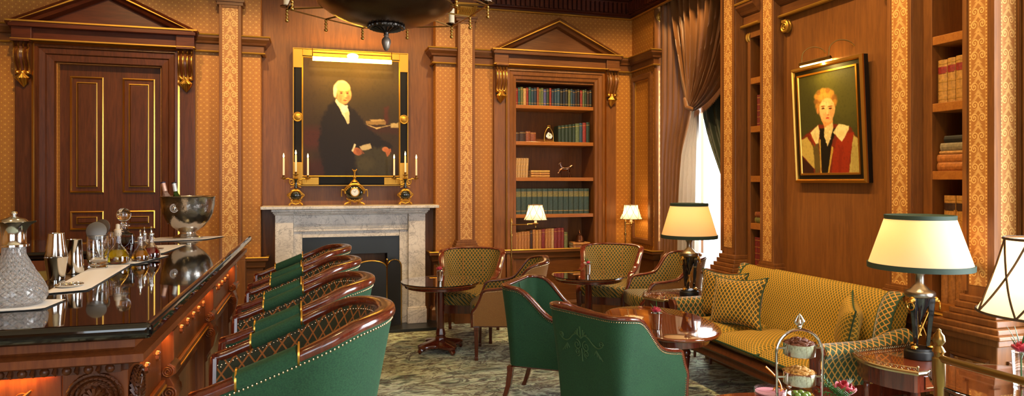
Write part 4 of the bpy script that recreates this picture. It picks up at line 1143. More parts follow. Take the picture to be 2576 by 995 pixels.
b=MB(); b.tube([(0,-.02,.0),(0,.28,.0)],.010,10); b.tube([(-.004,-.02,.008),(-.004,.28,.008)],.008,8)
for y in (.26,.0): b.tube([(0,y,.01),(.01,y-.0,.08),(.06,y-.02,.12),(.12,y-.05,.11),(.165,y-.07,.06)],.004,6)
b.build('brass_arms',OLDBRASS,PL2)
b=MB(); b.tube([(.006,-.02,-.012),(.006,.28,-.012)],.006,8); b.build('lamp_tube',emit('slim_tube_glow','ffcf60',30),PL2)

# ------------------------------------------------------------ mantel garniture
BLUEP=Mat('dark_porcelain').set(lin('23251f'),.12,Coat_Weight=.6).m
def candelabrum(x,label):
    o=thing('candelabrum',label,'candelabrum',(x,7.06,1.256),0,'three-branch candelabra on the mantel')
    b=MB()
    for sx in (1,-1):
        for sy in (1,-1): b.tube([(sx*.062,sy*.03,.006),(sx*.055,sy*.028,.022),(sx*.036,sy*.02,.035),(sx*.045,sy*.02,.055),(sx*.03,sy*.015,.062)],[.011,.009,.007,.008,.006],6)
    b.tube([(-.04,-.02,.03),(0,-.02,.018),(.04,-.02,.03)],.006,6); b.tube([(-.04,.02,.03),(0,.02,.018),(.04,.02,.03)],.006,6)
    for k in range(5): b.ball((-.03+.015*k,-.022,.042),.009,n=6,k=4)
    b.lathe([(.03,.052),(.034,.058),(.02,.066)],16); b.build('gilt_foot',GOLDP,o)
    b=MB(); b.ball((0,0,.105),.052,sx=1.0,sy=.62,sz=.92,n=20,k=12); b.build('porcelain_body',BLUEP,o)
    g=MB()
    for s in (1,-1):
        g.tube([(0,-.012,.155),(s*.03,-.02,.150),(s*.055,-.012,.125),(s*.078,0,.108),(s*.06,-.005,.09),(s*.05,-.01,.07)],[.010,.012,.012,.008,.009,.007],6)
        g.tube(spiral((s*.058,.115),.012,.003,0,s*7,16,lambda p,q:(p,-.02,q)),.004,5)
    g.lathe([(.03,.148),(.02,.158),(.024,.166),(.014,.172)],14); g.build('gilt_mount',GOLDP,o)
    b=MB(); b.lathe([(.012,.168),(.016,.18),(.011,.20),(.012,.235),(.016,.26),(.024,.268),(.013,.275),(.013,.28)],12); b.build('stem',BLUEP,o)
    g=MB(); g.lathe([(.018,.266),(.028,.274),(.012,.286),(.010,.30),(.014,.306)],14)
    for s in (1,-1):
        g.tube([(0,0,.235),(s*.02,0,.215),(s*.045,0,.212),(s*.06,0,.235),(s*.055,0,.262),(s*.035,0,.262),(s*.03,0,.242),(s*.045,0,.232)],.006,6)
        g.tube([(s*.055,0,.262),(s*.07,0,.275),(s*.09,0,.268),(s*.11,0,.272)],.006,6)
        g.tube([(s*.02,0,.21),(s*.026,0,.19),(s*.05,0,.185)],.004,6); g.tube([(s*.105,0,.27),(s*.102,0,.235)],.002,4)
    g.build('branch',GOLDP,o)
    for dx,z in ((-.115,.272),(0,.305),(.115,.272)):
        c=MB(); c.lathe([(.005,z-.008),(.026,z+.004),(.028,z+.009),(.010,z+.010),(.010,z+.028),(.014,z+.034),(.010,z+.036)],12,(dx,0,0)); c.build('candle_cup',OLDBRASS,o)
        c=MB(); c.lathe([(.0105,z+.03),(.0095,z+.20),(.006,z+.206),(.001,z+.208)],12,(dx,0,0)); cn=c.build('candle',WAX,o)
        c=MB(); c.lathe([(.001,z+.206),(.0065,z+.214),(.008,z+.224),(.005,z+.238),(.001,z+.252)],8,(dx,0,0)); c.build('flame',FLAME,cn)
    return o
candelabrum(-.165,'gilt and dark porcelain candelabrum with three lit candles, left end of the mantel')
candelabrum(.92,'gilt and dark porcelain candelabrum with three lit candles, right end of the mantel')
CK=thing('mantel_clock','gilt and dark porcelain mantel clock with a round white dial','clock',(.405,7.06,1.256))
b=MB()
for sx in (1,-1):
    b.tube([(sx*.098,0,.008),(sx*.085,0,.02),(sx*.06,0,.03),(sx*.048,0,.05),(sx*.065,0,.062),(sx*.08,0,.075)],[.012,.01,.009,.009,.008,.006],6)
    b.tube([(sx*.04,.03,.006),(sx*.04,.03,.06)],.008,6); b.tube([(sx*.06,-.01,.032),(sx*.03,-.02,.05),(0,-.02,.035)],.008,6)
for k in range(7): b.ball((-.045+.015*k,-.025,.052+.004*math.cos(k*2)),.010,n=6,k=4)
b.build('gilt_foot',GOLDP,CK)
b=MB(); b.ball((0,0,.135),.092,sy=.55,sz=.85,n=28,k=14); b.build('porcelain_body',BLUEP,CK)
g=MB(); 
for s in (1,-1):
    g.tube([(0,-.03,.215),(s*.04,-.028,.208),(s*.07,-.02,.185),(s*.095,-.01,.155),(s*.09,-.01,.12)],[.014,.016,.016,.013,.008],6)
    g.tube([(s*.045,-.01,.215),(s*.035,-.01,.232),(s*.02,-.01,.222)],.008,6)
    g.tube([(s*.095,0,.155),(s*.125,0,.160),(s*.13,0,.13),(s*.128,0,.09)],[.007,.007,.006,.008],6)
    for k in range(5): g.ball((s*(.03+.013*k),-.035,.205-.012*k),.008,n=6,k=4)
g.build('gilt_mount',GOLDP,CK)
b=MB(); Mx=Matrix.Rotation(PI/2,4,'X'); b.lathe([(.030,0),(.045,.0),(.048,.008),(.040,.012),(.036,.010)],28,M=Mx,c=(0,-.045,.135)); b.build('bezel',GOLDP,CK)
b=MB(); b.lathe([(.001,0),(.037,0),(.037,.006),(.001,.006)],28,M=Mx,c=(0,-.052,.135)); d=b.build('dial',simple('dial_white','efe9e0',.4),CK,sharp=30)
b=MB()
for k in range(12): a=TAU*k/12; b.box(.029*math.cos(a)-.002,.029*math.cos(a)+.002,-.0605,-.058,.135+.029*math.sin(a)-.002,.135+.029*math.sin(a)+.002)
b.build('hour_marks',BLACK,d)
for p,q in (((0,.135),(-.014,.148)),((0,.135),(.012,.155))):
    b=MB().tube([(p[0],-.061,p[1]),(q[0],-.061,q[1])],.0014,4); b.build('clock_hand',BLACK,d)
b=MB(); b.lathe([(.02,.205),(.024,.22),(.02,.235),(.016,.245)],14); b.build('neck',BLUEP,CK)
b=MB(); b.lathe([(.035,.238),(.03,.25),(.015,.262),(.008,.27),(.017,.282),(.018,.292),(.008,.305),(.009,.315)],14)
b.tube([(0,0,.31),(0,0,.345)],[.008,.010],6)
for s in (1,-1): b.tube([(0,0,.34),(s*.01,0,.352),(s*.024,0,.368)],[.008,.006,.006],6)
b.ball((0,-.004,.355),.008); b.build('gilt_finial',GOLDP,CK)

# ------------------------------------------------------------ chandelier
CH=thing('chandelier','dark bronze bowl chandelier with a ring of brass arms and candle lamps','chandelier',(.467,4.55,0))
b=MB(); pr=[(.001,2.528),(.08,2.531),(.16,2.541),(.25,2.563),(.33,2.596),(.39,2.631),(.425,2.658),(.44,2.665),(.44,2.68),(.42,2.68),(.40,2.665),(.33,2.62),(.22,2.58),(.001,2.55)]
b.lathe(pr,64); b.build('bowl',BRONZE,CH)
b=MB(); b.tube([(.437*math.cos(TAU*k/64),.437*math.sin(TAU*k/64),2.675) for k in range(64)],.010,8,closed=True); b.build('brass_rim',OLDBRASS,CH)
b=MB(); b.lathe([(.118,2.532),(.115,2.520),(.06,2.505),(.02,2.492),(.014,2.47)],32)
for k in range(20): a=TAU*k/20; b.tube([(.02*math.cos(a),.02*math.sin(a),2.492),(.10*math.cos(a),.10*math.sin(a),2.514)],[.004,.008],5); b.ball((.118*math.cos(a),.118*math.sin(a),2.524),.010,n=6,k=4)
ROS=b.build('rosette',simple('dark_pewter','4a4540',.35,.9),CH)
b=MB(); b.lathe([(.012,2.478),(.02,2.47),(.012,2.462),(.02,2.455),(.030,2.44),(.031,2.42),(.022,2.39),(.012,2.372),(.001,2.366)],16); 
b.build('acorn_finial',simple('aged_pewter','958b80',.4,.8),CH)
NA=12
for k in range(NA):
    a=TAU*k/NA+.16; c,s=math.cos(a),math.sin(a); r=.68 if k%2 else .60
    b=MB(); b.tube([(c*.43,s*.43,2.665),(c*r,s*r,2.66)],.006,6)
    a2=a+TAU/NA; r2=.60 if k%2 else .68
    b.tube([(c*r,s*r,2.66),(math.cos(a2)*r2,math.sin(a2)*r2,2.66)],.005,6); arm=b.build('arm',OLDBRASS,CH)
    b=MB(); zz=2.66
    for j,(rr,dz) in enumerate([(.011,.012),(.006,.022),(.012,.034),(.006,.044),(.011,.055),(.006,.064),(.014,.078)]): b.ball((c*r,s*r,zz-dz),rr,n=8,k=5)
    b.build('drop',BRASS,arm)
    if k%2:
        b=MB(); b.lathe([(.012,2.666),(.045,2.672),(.046,2.678),(.015,2.68)],14,(c*r,s*r,0)); b.build('drip_pan',BRONZE,arm)
        b=MB(); b.lathe([(.022,2.68),(.022,2.79),(.001,2.792)],12,(c*r,s*r,0)); b.build('candle_sleeve',simple('ivory_sleeve','efe2c4',.5) if k==1 else bpy.data.materials['ivory_sleeve'],arm)
b=MB(); 
for k in range(3): a=TAU*k/3; b.tube([(.42*math.cos(a),.42*math.sin(a),2.67),(.02*math.cos(a),.02*math.sin(a),3.5)],.006,6)
b.tube([(0,0,3.45),(0,0,3.95)],.012,8); b.build('chain',OLDBRASS,CH)
# ------------------------------------------------------------ table lamps
def bulb_light(o,loc,e):
    l=bpy.data.lights.new('bulb_light','POINT'); l.energy=e; l.color=(1,.70,.38); l.shadow_soft_size=.035; q=bpy.data.objects.new('bulb_light',l); col.objects.link(q); q.parent=o; q.location=loc
def table_lamp(x,y,zt,s,label,rz):
    o=thing('table_lamp',label,'lamp',(x,y,zt),rz,'tripod urn table lamps'); S=s
    b=MB(); b.lathe([(.001,0),(.076,0),(.078,.01),(.078,.038),(.072,.045),(.066,.045),(.064,.055),(.001,.055)],32,sy=.85); b.build('base',BLACK,o,bevel=.001)
    for k in range(3):
        a=TAU*k/3+PI/2; c,s_=math.cos(a),math.sin(a)
        b=MB(); rings=[]
        for z,r,w in ((.06,.036,.008),(.085,.038,.009),(.25,.052,.013),(.325,.056,.016)):
            rings.append([(c*r+(-s_)*w*p+c*w*q,s_*r+c*w*p+s_*w*q,z) for p,q in ((-1,-1),(1,-1),(1,1),(-1,1))])
        b.loft(rings,smooth=False); lg=b.build('leg',simple('lacquer_black','121418',.12,0,Coat_Weight=.8) if 'lacquer_black' not in bpy.data.materials else bpy.data.materials['lacquer_black'],o,bevel=.003)
        g=MB(); g.ball((c*.050,s_*.050,.064),.014,sx=1.4,sz=.7); 
        for q in (-1,0,1): g.ball((c*.060+(-s_)*.008*q,s_*.060+c*.008*q,.058),.007)
        g.build('gilt_paw',GOLD,lg)
        g=MB(); g.ball((c*.072,s_*.072,.315),.016,sz=1.15); g.ball((c*.084,s_*.084,.308),.009); n_=Vector((c,s_,0)); t_=Vector((-s_,c,0))
        g.tube([tuple(n_*.090+t_*.018*math.cos(TAU*j/16)+Vector((0,0,.283+.020*math.sin(TAU*j/16)))) for j in range(16)],.0035,6,closed=True)
        g.build('lion_mask',GOLD,lg)
        a2=a+TAU/3; g=MB(); g.tube([(c*.046,s_*.046,.075),(math.cos(a2)*.055,math.sin(a2)*.055,.29)],.0035,6); g.build('cross_stay',GOLD,lg)
    b=MB(); b.lathe([(.001,.17),(.006,.18),(.010,.20),(.030,.25),(.045,.29),(.052,.33)],20); b.build('urn',bpy.data.materials['lacquer_black'],o)
    g=MB(); g.ball((0,0,.168),.010); g.lathe([(.004,.16),(.007,.13),(.012,.12),(.004,.11)],10); g.build('urn_drop',GOLD,o)
    b=MB(); b.lathe([(.068,.325),(.074,.330),(.074,.350),(.068,.358),(.050,.364),(.044,.372),(.030,.386),(.022,.396),(.021,.44),(.030,.455),(.033,.464),(.014,.48),(.008,.50),(.008,.60)],24); b.build('neck',PEWTER,o,sharp=60)
    n=48; z0,z1,r0,r1=.490,.748,.258*S,.172*S
    b=MB(); b.lathe([(r0,z0),(r1,z1)],n); b.f=b.f[:-2]; b.m=b.m[:-2]; b.sm=b.sm[:-2]; b.uv=b.uv[:-2]
    sh=b.build('lamp_shade',SHADE,o,recalc=False)
    for r,z,h in ((r0,z0,.014),(r1,z1,.012)):
        b=MB(); b.loft([[((r+.003)*math.cos(TAU*k/n),(r+.003)*math.sin(TAU*k/n),z-h) for k in range(n)],[((r+.004)*math.cos(TAU*k/n),(r+.004)*math.sin(TAU*k/n),z+h) for k in range(n)],[((r-.003)*math.cos(TAU*k/n),(r-.003)*math.sin(TAU*k/n),z+h) for k in range(n)],[((r-.003)*math.cos(TAU*k/n),(r-.003)*math.sin(TAU*k/n),z-h) for k in range(n)],[((r+.003)*math.cos(TAU*k/n),(r+.003)*math.sin(TAU*k/n),z-h) for k in range(n)]],(False,False)); b.build('braid_trim',TRIMG,sh)
    bulb_light(o,(0,0,.63),5)
    b=MB(); b.ball((0,0,.63),.03,n=12,k=8); b.build('bulb',emit('bulb_glow','ffc878',12) if 'bulb_glow' not in bpy.data.materials else bpy.data.materials['bulb_glow'],o)
    return o
table_lamp(3.10,2.84,.562,.96,'larger table lamp with cream shade and tripod urn base, nearest the camera',R(-15))
table_lamp(2.955,4.90,.562,.87,'table lamp with golden lit shade by the window end of the sofa',R(-15))
def floor_lamp(x,y,sx,sy,zb,label,group='brass swing-arm floor lamps with crossed-ribbon shades'):
    o=thing('floor_lamp',label,'lamp',(x,y,0),0,group); dx,dy=sx-x,sy-y
    b=MB(); b.lathe([(.001,0),(.12,0),(.12,.012),(.10,.022),(.03,.03),(.014,.05)],28); b.build('base',BRASS,o)
    b=MB(); b.tube([(0,0,.03),(0,0,zb-.02)],.009,10); b.lathe([(.010,zb-.18),(.015,zb-.175),(.015,zb-.15),(.010,zb-.145)],12); b.lathe([(.012,zb-.045),(.014,zb-.03),(.010,zb+.0),(.004,zb+.012)],12); b.build('pole',BRASS,o)
    b=MB(); mx,my=dx*.55+.02,dy*.55-.03; b.tube([(0,0,zb-.055),(mx,my,zb-.05)],.006,8); b.ball((mx,my,zb-.05),.011); b.tube([(mx,my,zb-.045),(dx,dy,zb-.045)],.006,8); b.build('swing_arm',BRASS,o)
    b=MB(); b.lathe([(.001,zb-.085),(.008,zb-.08),(.006,zb-.065),(.012,zb-.05),(.034,zb-.04),(.036,zb-.035),(.015,zb-.03)],14,(dx,dy,0)); b.build('lamp_cup',BRASS,o)
    b=MB(); b.lathe([(.014,zb-.035),(.014,zb+.03),(.001,zb+.032)],12,(dx,dy,0)); b.build('candle_sleeve',simple('cream_sleeve','f2e6c8',.5) if 'cream_sleeve' not in bpy.data.materials else bpy.data.materials['cream_sleeve'],o)
    n=36; prof=[(.122,0),(.112,.02),(.096,.06),(.084,.10),(.077,.135),(.074,.155)]
    b=MB(); rings=[[(r*math.cos(TAU*k/n)+dx,r*math.sin(TAU*k/n)+dy,zb+z) for k in range(n)] for r,z in prof]; b.loft(rings,(False,False)); sh=b.build('lamp_shade',SHADEW,o,recalc=False)
    b=MB(); R_=lambda z: interp([(z_,r_) for r_,z_ in prof],z)
    for e in (0,.155): b.tube([((R_(e)+.001)*math.cos(TAU*k/n)+dx,(R_(e)+.001)*math.sin(TAU*k/n)+dy,zb+e) for k in range(n)],.0028,5,closed=True)
    for k in range(8):
        for sg in (1,-1):
            b.tube([((R_(t*.155)+.0018)*math.cos(TAU*(k+sg*t)/8+.2)+dx,(R_(t*.155)+.0018)*math.sin(TAU*(k+sg*t)/8+.2)+dy,zb+t*.155) for t in [j/6 for j in range(7)]],.0022,4)
    b.build('ribbon_trim',TRIMB,sh)
    bulb_light(o,(dx,dy,zb+.07),4.5)
    b=MB(); b.ball((dx,dy,zb+.07),.018,n=10,k=6); b.build('bulb',bpy.data.materials['bulb_glow'],o)
    return o
floor_lamp(2.0,6.82,2.235,6.72,1.10,'brass floor lamp whose shade stands in front of the bookcase')
floor_lamp(3.32,6.83,3.39,6.83,1.085,'brass floor lamp in the corner of the room, glowing on the wallpaper')
floor_lamp(1.60,1.02,1.46,1.03,1.225,'brass floor lamp cut off by the right edge of the photograph, nearest the camera')
# ------------------------------------------------------------ books
BM={}
def bmat(c):
    if c not in BM:
        m=Mat('book_'+c); n=m.noise(m.coord('Object'),60,4); d=lin(c); e=tuple(v*.6 for v in d[:3])+(1,)
        BM[c]=m.set(m.mix(n.ss(.3,.7),e,d),.5).m
    return BM[c]
PAGES=simple('book_pages','d9c9a0',.8); GILT=simple('book_gilt','c89a48',.4,.6)
bookn=0
def book(t,h,d,c,bands=2,lab2=None,lying=False,plain=False):
    """t thickness (x), d depth (y from 0 back), h height (z); spine faces -y"""
    b=MB(); sp=[(-t/2,.006),(-t*.3,.001),(0,-.002),(t*.3,.001),(t/2,.006)]
    outline=sp+[(t/2,d),(t/2-.003,d),(t/2-.003,.012),(-t/2+.003,.012),(-t/2+.003,d),(-t/2,d)]
    g=(lambda a,b_,z:(a,b_,z)) if not lying else (lambda a,b_,z:(z-h/2,b_,a+t/2))
    b.prism(outline,g,0,h); b.mi=1; b.prism([(-t/2+.003,.010),(t/2-.003,.010),(t/2-.003,d-.006),(-t/2+.003,d-.006)],g,.004,h-.004)
    b.mi=2
    zs={0:[],1:[.85],2:[.12,.86],3:[.1,.5,.9],5:[.08,.28,.48,.68,.9]}[bands]
    for z in zs: b.prism([(x,y-.0012) for x,y in sp]+[(t/2,.008),(-t/2,.008)],g,h*z,h*z+.004)
    b.mi=3
    if lab2: b.prism([(x*.96,y-.0016) for x,y in sp]+[(t*.45,.008),(-t*.45,.008)],g,h*.68,h*.84)
    if lab2=='gilt': pass
    return b.build('book',[bmat(c),PAGES,GILT,bmat(lab2) if lab2 and lab2!='gilt' else GILT])
ORD=['first','second','third','fourth','fifth','sixth','seventh','eighth','ninth','tenth','eleventh','twelfth','thirteenth','fourteenth','fifteenth','sixteenth','seventeenth','eighteenth','nineteenth','twentieth','twenty-first','twenty-second','twenty-third','twenty-fourth','twenty-fifth','twenty-sixth','twenty-seventh','twenty-eighth','twenty-ninth','thirtieth','thirty-first']
CN={'r':('red','8c2a22'),'b':('blue','28465c'),'n':('navy blue','1c2a44'),'g':('dark green','23362a'),'o':('olive green','6a6c3c'),'u':('rust brown','87472a'),'k':('black','17171a'),'t':('teal','2d5658'),'p':('violet blue','4a4a86'),'w':('dark brown','3a2318'),'l':('tan leather','a8703a'),'c':('cream and brown','c09a68'),'m':('crimson leather','7c2622'),'e':('sage green','5c6c4c'),'s':('grey','8a8270'),'y':('golden tan','b98642')}
def row(codes,x0,x1,z,y,place,group,hs,d=.15,f='x',dx=None,bands=2,lab2=None,lean=None,count='from the left'):
    n=len(codes); random.seed(hash(len(place))%97+n); ws=[random.uniform(.8,1.2) for _ in codes]; T=sum(ws); x=x0
    for i,cd in enumerate(codes):
        w=(x1-x0)*ws[i]/T; h=hs(i) if callable(hs) else hs; nm,cc=CN[cd]
        o=book(w*.95,h,d,cc,bands,lab2)
        if f=='x': o.location=(x+w/2,y,z)
        else: o.location=(y,x1-(x-x0)-w/2,z); o.rotation_euler=(0,0,-PI/2)
        if lean:
            o.rotation_euler=(0,lean,0) if f=='x' else o.rotation_euler
            if lean: o.location.z+=abs(math.sin(lean))*w*.5
        tag(o,f'{nm} book, {ORD[i]} {count} {place}','book',group); x+=w
YS=7.185
rz_=lambda a,b_:(lambda i:a+(b_-a)*((i*37%11)/10))
row('rtocrtbnuoepgrnbbknkobnwkregwkngkg'[:30],IX0+.004,IX1-.004,SH[0],YS,'on the top shelf','books on the top bookcase shelf',rz_(.185,.205),count='from left')
row('wwuu',IX0+.004,IX0+.25,SH[1],YS,'among the low books on the second shelf','low brown books on the second shelf',rz_(.105,.12),bands=1)
row('gggggebrg',2.66,3.045,SH[1],YS,'right of the stirrup clock','books right of the stirrup clock',lambda i:.185+.006*i,bands=1)
row('ccccc',IX0+.004,IX0+.155,SH[2],YS,'in the upright set on the middle shelf','cream and brown books on the middle shelf',.215,bands=5,lean=R(3))
for i,(nm,cc) in enumerate([('lowest of three golden tan books lying beside the horse','b98642'),('middle of three golden tan books lying beside the horse','a8703a'),('topmost of three golden tan books lying beside the horse','c09a52')]):
    o=book(.026,.225,.15,cc,3,lying=True); o.location=(IX0+.30,YS,SH[2]+.027*i); tag(o,nm,'book','books lying on the middle shelf')
CN['E']=('large green and gilt','2f4a3c')
for i in range(14):
    w=(.88)/14; o=book(w*.93,.285,.17,'2f4640',2,'7c7440'); o.location=(IX0+.012+w*(i+.5),YS,SH[3])
    tag(o,f'large green and gilt volume, {ORD[i]} from the left on the fourth shelf','book','matching green and gilt volumes')
row('lllllwlylmllcmmmo',IX0+.004,IX0+.63,SH[4],YS,'on the shelf behind the lamp','leather books on the fifth shelf',lambda i:[.225,.23,.235,.235,.24,.25,.255,.25,.255,.26,.26,.265,.265,.265,.27,.27,.22][i],bands=2)
for i,nm in enumerate(['lowest','middle','topmost']):
    o=book(.032,.21,.15,['a8703a','7c4a2a','b0783c'][i],3,lying=True); o.location=(2.945,YS,SH[4]+.033*i); tag(o,f'{nm} of three tan books lying under the small bronze bell','book','books under the bronze bell')
row('lluuull',2.20,2.62,SH[5],YS,'in the tall set on the bottom shelf','tall books on the bottom shelf',.33,bands=3)
row('lylylylyl',2.64,3.05,SH[5],YS,'in the short set on the bottom shelf','short books on the bottom shelf',.19,bands=2)
# right-hand niches
row('yyyyw',2.80,3.08,1.952,XR+.03,'on the second shelf of the right bookcase','mottled calf books in the right bookcase',lambda i:.25+.004*i,f='y',bands=5,lab2='8c2a22')
for i,(cc,t,h,nm) in enumerate([('b06a2c',.05,.27,'lowest orange-tan book with a green band in the right bookcase pile'),('b06a2c',.045,.27,'orange-tan book with a green band, second from the bottom of the pile'),('c08a4a',.018,.24,'thin tan book in the middle of the right bookcase pile'),('8a7a5c',.045,.25,'thick grey-buff book in the right bookcase pile'),('1e1c18',.04,.2,'black book on top of the right bookcase pile')]):
    o=book(t,h,.15,cc,1,'23362a' if i<2 else None,lying=True); z=1.56+[0,.051,.097,.116,.162][i]; o.rotation_euler=(0,0,-PI/2); o.location=(XR+.03,2.945-.01*(i>2),z); tag(o,nm,'book','books lying in the right bookcase')
row('yyy',2.80,3.04,1.15,XR+.03,'just above the larger lamp shade','brown gilt books above the lamp shade',.27,f='y',bands=5,lab2='3a2318')
row('lllll',2.80,3.06,.80,XR+.03,'below the larger lamp shade','tan books below the lamp shade',.26,f='y',bands=1)
row('mmm',4.60,4.67,1.945,XR-.03,'high in the bookcase beside the curtain','crimson books beside the curtain',.25,f='y',bands=5)
for i,(cc,nm) in enumerate([('6a6c3c','olive book lying lowest in the narrow bookcase beside the curtain'),('87472a','rust book lying on the olive one beside the curtain')]):
    o=book(.045,.10,.15,cc,2,lying=True); o.rotation_euler=(0,0,-PI/2); o.location=(XR-.03,4.645,1.165+.046*i); tag(o,nm,'book','books lying beside the curtain')
row('mmm',4.59,4.70,.80,XR-.03,'just above the sofa back','crimson books above the sofa back',.25,f='y',bands=5)
# ornaments in the bookcase
o=thing('stirrup_clock','small brass clock hung in a stirrup on the second bookcase shelf','clock',(2.56,7.22,SH[1]))
b=MB(); b.tube([(-.052,0,.006),(-.054,0,.05),(-.048,0,.10),(-.03,0,.14),(-.012,0,.165),(.012,0,.165),(.03,0,.14),(.048,0,.10),(.054,0,.05),(.052,0,.006)],.006,8); b.box(-.058,.058,-.02,.02,0,.010); b.tube([(-.014,0,.165),(-.014,0,.185),(.014,0,.185),(.014,0,.165)],.006,6); b.build('stirrup',GOLD,o)
b=MB(); b.lathe([(.001,0),(.034,0),(.040,.006),(.038,.014),(.034,.016),(.001,.016)],24,M=Mx,c=(0,0,.07)); q=b.build('clock_case',SILVER,o)
b=MB(); b.lathe([(.001,.016),(.031,.016),(.031,.018),(.001,.018)],24,M=Mx,c=(0,0,.07)); q2=b.build('dial',simple('pale_dial','cfd8d6',.2),o)
b=MB(); b.tube([(0,-.02,.07),(.012,-.02,.08)],.002,4); b.tube([(0,-.02,.07),(-.004,-.02,.09)],.002,4); b.build('clock_hand',BLACK,q2)
# prancing horse
b=MB(); hz=SH[2]
b.tube([(-.045,0,.105),(-.02,0,.098),(.01,0,.10),(.04,0,.112)],[.022,.026,.024,.020],10)
b.tube([(-.04,0,.112),(-.058,0,.14),(-.062,0,.165)],[.020,.014,.011],8); b.tube([(-.058,0,.168),(-.075,0,.158),(-.085,0,.146)],[.013,.010,.007],8)
for s in (.006,-.006): b.tube([(-.055,s,.174),(-.053,s,.186)],[.004,.001],5)
b.tube([(-.045,.012,.10),(-.058,.012,.06),(-.05,.012,.035),(-.058,.012,.004)],[.012,.009,.006,.007],6); b.tube([(-.045,-.012,.10),(-.075,-.012,.085),(-.085,-.012,.055),(-.095,-.012,.05)],[.012,.009,.006,.006],6)
b.tube([(.04,.012,.108),(.052,.012,.07),(.04,.012,.04),(.048,.012,.004)],[.017,.011,.006,.007],6); b.tube([(.04,-.012,.108),(.03,-.012,.07),(.05,-.012,.04),(.062,-.012,.004)],[.017,.011,.006,.007],6)
b.tube([(.052,0,.122),(.078,0,.135),(.092,0,.12),(.095,0,.10)],[.007,.010,.009,.002],6)
b.tube([(-.05,0,.178),(-.044,0,.15),(-.034,0,.125)],[.006,.008,.004],6)
o=b.build('horse_figurine',simple('bronze_figure','8a6a5c',.22,1)); o.location=(2.76,7.22,hz); tag(o,'small bronze figurine of a prancing horse on the middle shelf','figurine')
b=MB(); b.lathe([(.055,0),(.056,.008),(.05,.014),(.046,.05),(.036,.075),(.015,.085),(.012,.10),(.018,.105),(.012,.115),(.004,.14),(.001,.145)],24)
o=b.build('bronze_bell',simple('brown_bronze','5a3420',.25,.7)); o.location=(2.945,7.25,SH[4]+.10); tag(o,'small brown bronze bell standing on three lying books','ornament')
# ------------------------------------------------------------ window, curtains
win=bpy.data.objects.new('window_1',None); col.objects.link(win); struct(win)
b=MB(); 
WHITE=simple('white_paint','e8e6e0',.4)
for y in (4.86,5.62,6.38): b.box(3.93,3.99,y,y+.06,.5,3.35)
for z in (.5,3.29): b.box(3.93,3.99,4.86,6.44,z,z+.06)
b.build('sash',WHITE,win)
b=MB(); b.box(3.96,3.965,4.86,6.44,.5,3.35); b.build('pane',Mat('window_glass').set((1,1,1,1),0,IOR=1.0,Transmission_Weight=1).m,win)
for i,(loc,sz) in enumerate([((3.66,-1.6),(.02,3.5))]):
    w2_=bpy.data.objects.new('window_2',None); col.objects.link(w2_); struct(w2_)
    b=MB()
    for y in (.3,1.33,2.36): b.box(3.7,3.76,y,y+.06,.5,3.3)
    for z in (.5,1.9,3.24): b.box(3.7,3.76,.3,2.42,z,z+.06)
    b.build('sash',WHITE,w2_)
rad=thing('radiator_cover','white slatted radiator cover under the window behind the lamp table','radiator')
b=MB(); b.box(3.835,3.90,4.80,6.5,.46,.50); b.box(3.84,3.90,4.80,6.5,.0,.08); b.build('shelf',WHITE,rad,bevel=.003)
for k in range(48):
    b=MB(); y=4.82+k*.034; b.box(3.845,3.86,y,y+.02,.08,.46); b.build('slat',WHITE,rad)
SILK=Mat('bronze_silk'); n=SILK.noise(SILK.coord('Object',(1,1,.1)),30,3); SILK.set(SILK.mix(n,lin('66401c'),lin('86552a')),.38,Sheen_Weight=.3); SILK=SILK.m
SILV=shade('silver_lining','c4b8aa',0.0,'ffffff','b8ab9c')
GREENC=simple('dark_green_silk','2f3a2a',.42)
def drape(nm,mat,fn,ns=90,nt=40,parent=None):
    G=[[fn(i/ns,j/nt) for j in range(nt+1)] for i in range(ns+1)]
    return MB().grid(G).build(nm,mat,parent,solid=.004,sharp=80)
cu=thing('curtain','bronze silk curtain swagged to one side of the tall window with silvery lining','curtain')
def swag(s,t):
    y0_=lerp(6.40,4.90,s); p0=(y0_,3.48); tie=(lerp(6.03,5.93,s),lerp(2.30,2.20,s)); 
    p1=(lerp(6.38,4.95,s**.8),lerp(3.0,2.30,s))
    y=(1-t)**2*p0[0]+2*t*(1-t)*p1[0]+t*t*tie[0]; z=(1-t)**2*p0[1]+2*t*(1-t)*p1[1]+t*t*tie[1]
    amp=.038*(1-t)**.6+.014; ph=s*TAU*12.5+1.2*math.sin(s*9)+.5*math.sin(t*5+s*7)
    x=3.655-.06*math.sin(PI*t)*s+amp*(math.sin(ph)+.35*math.sin(ph*2.3+1)); return (x-.03*t,y+.02*math.cos(ph),z)
sw=drape('swag',SILK,swag,240,50,cu)
b=MB(); fr=[swag(1,t/40) for t in range(41)]
for k in range(150):
    p=swag(1,.15+.85*k/150); b.tube([p,(p[0]-.004,p[1]+.004,p[2]-.055-.01*(k%3))],.0022,4)
b.build('fringe',simple('bronze_fringe','7a4a26',.6),sw)['kind']='stuff'
b=MB(); b.tube([(3.60,6.05,2.33),(3.58,5.98,2.24),(3.60,5.90,2.21),(3.66,5.93,2.24),(3.68,6.02,2.32)],.022,8,closed=True); b.build('tie_band',SILK,cu)
drape('side_drop',SILK,lambda s,t:(lerp(3.60,3.72,s)+.022*math.sin(s*TAU*6),lerp(6.56,interp([(0,6.36),(1.2,6.34),(1.75,6.28),(2.3,6.10),(3.48,6.06)],lerp(3.48,.02,t)),s),lerp(3.48,.02,t)),80,30,cu)
def lining(s,t):
    u=t**.75; y=lerp(interp([(0,6.34),(1.2,6.33),(1.75,6.27),(2.25,6.05)],lerp(2.24,.02,t)),lerp(5.94,5.99,u),s); z=lerp(2.24,.02,t); a=.012+.036*u
    return (3.68+a*(math.sin(s*TAU*4.5+.5)+.4*math.sin(s*TAU*9)),y,z)
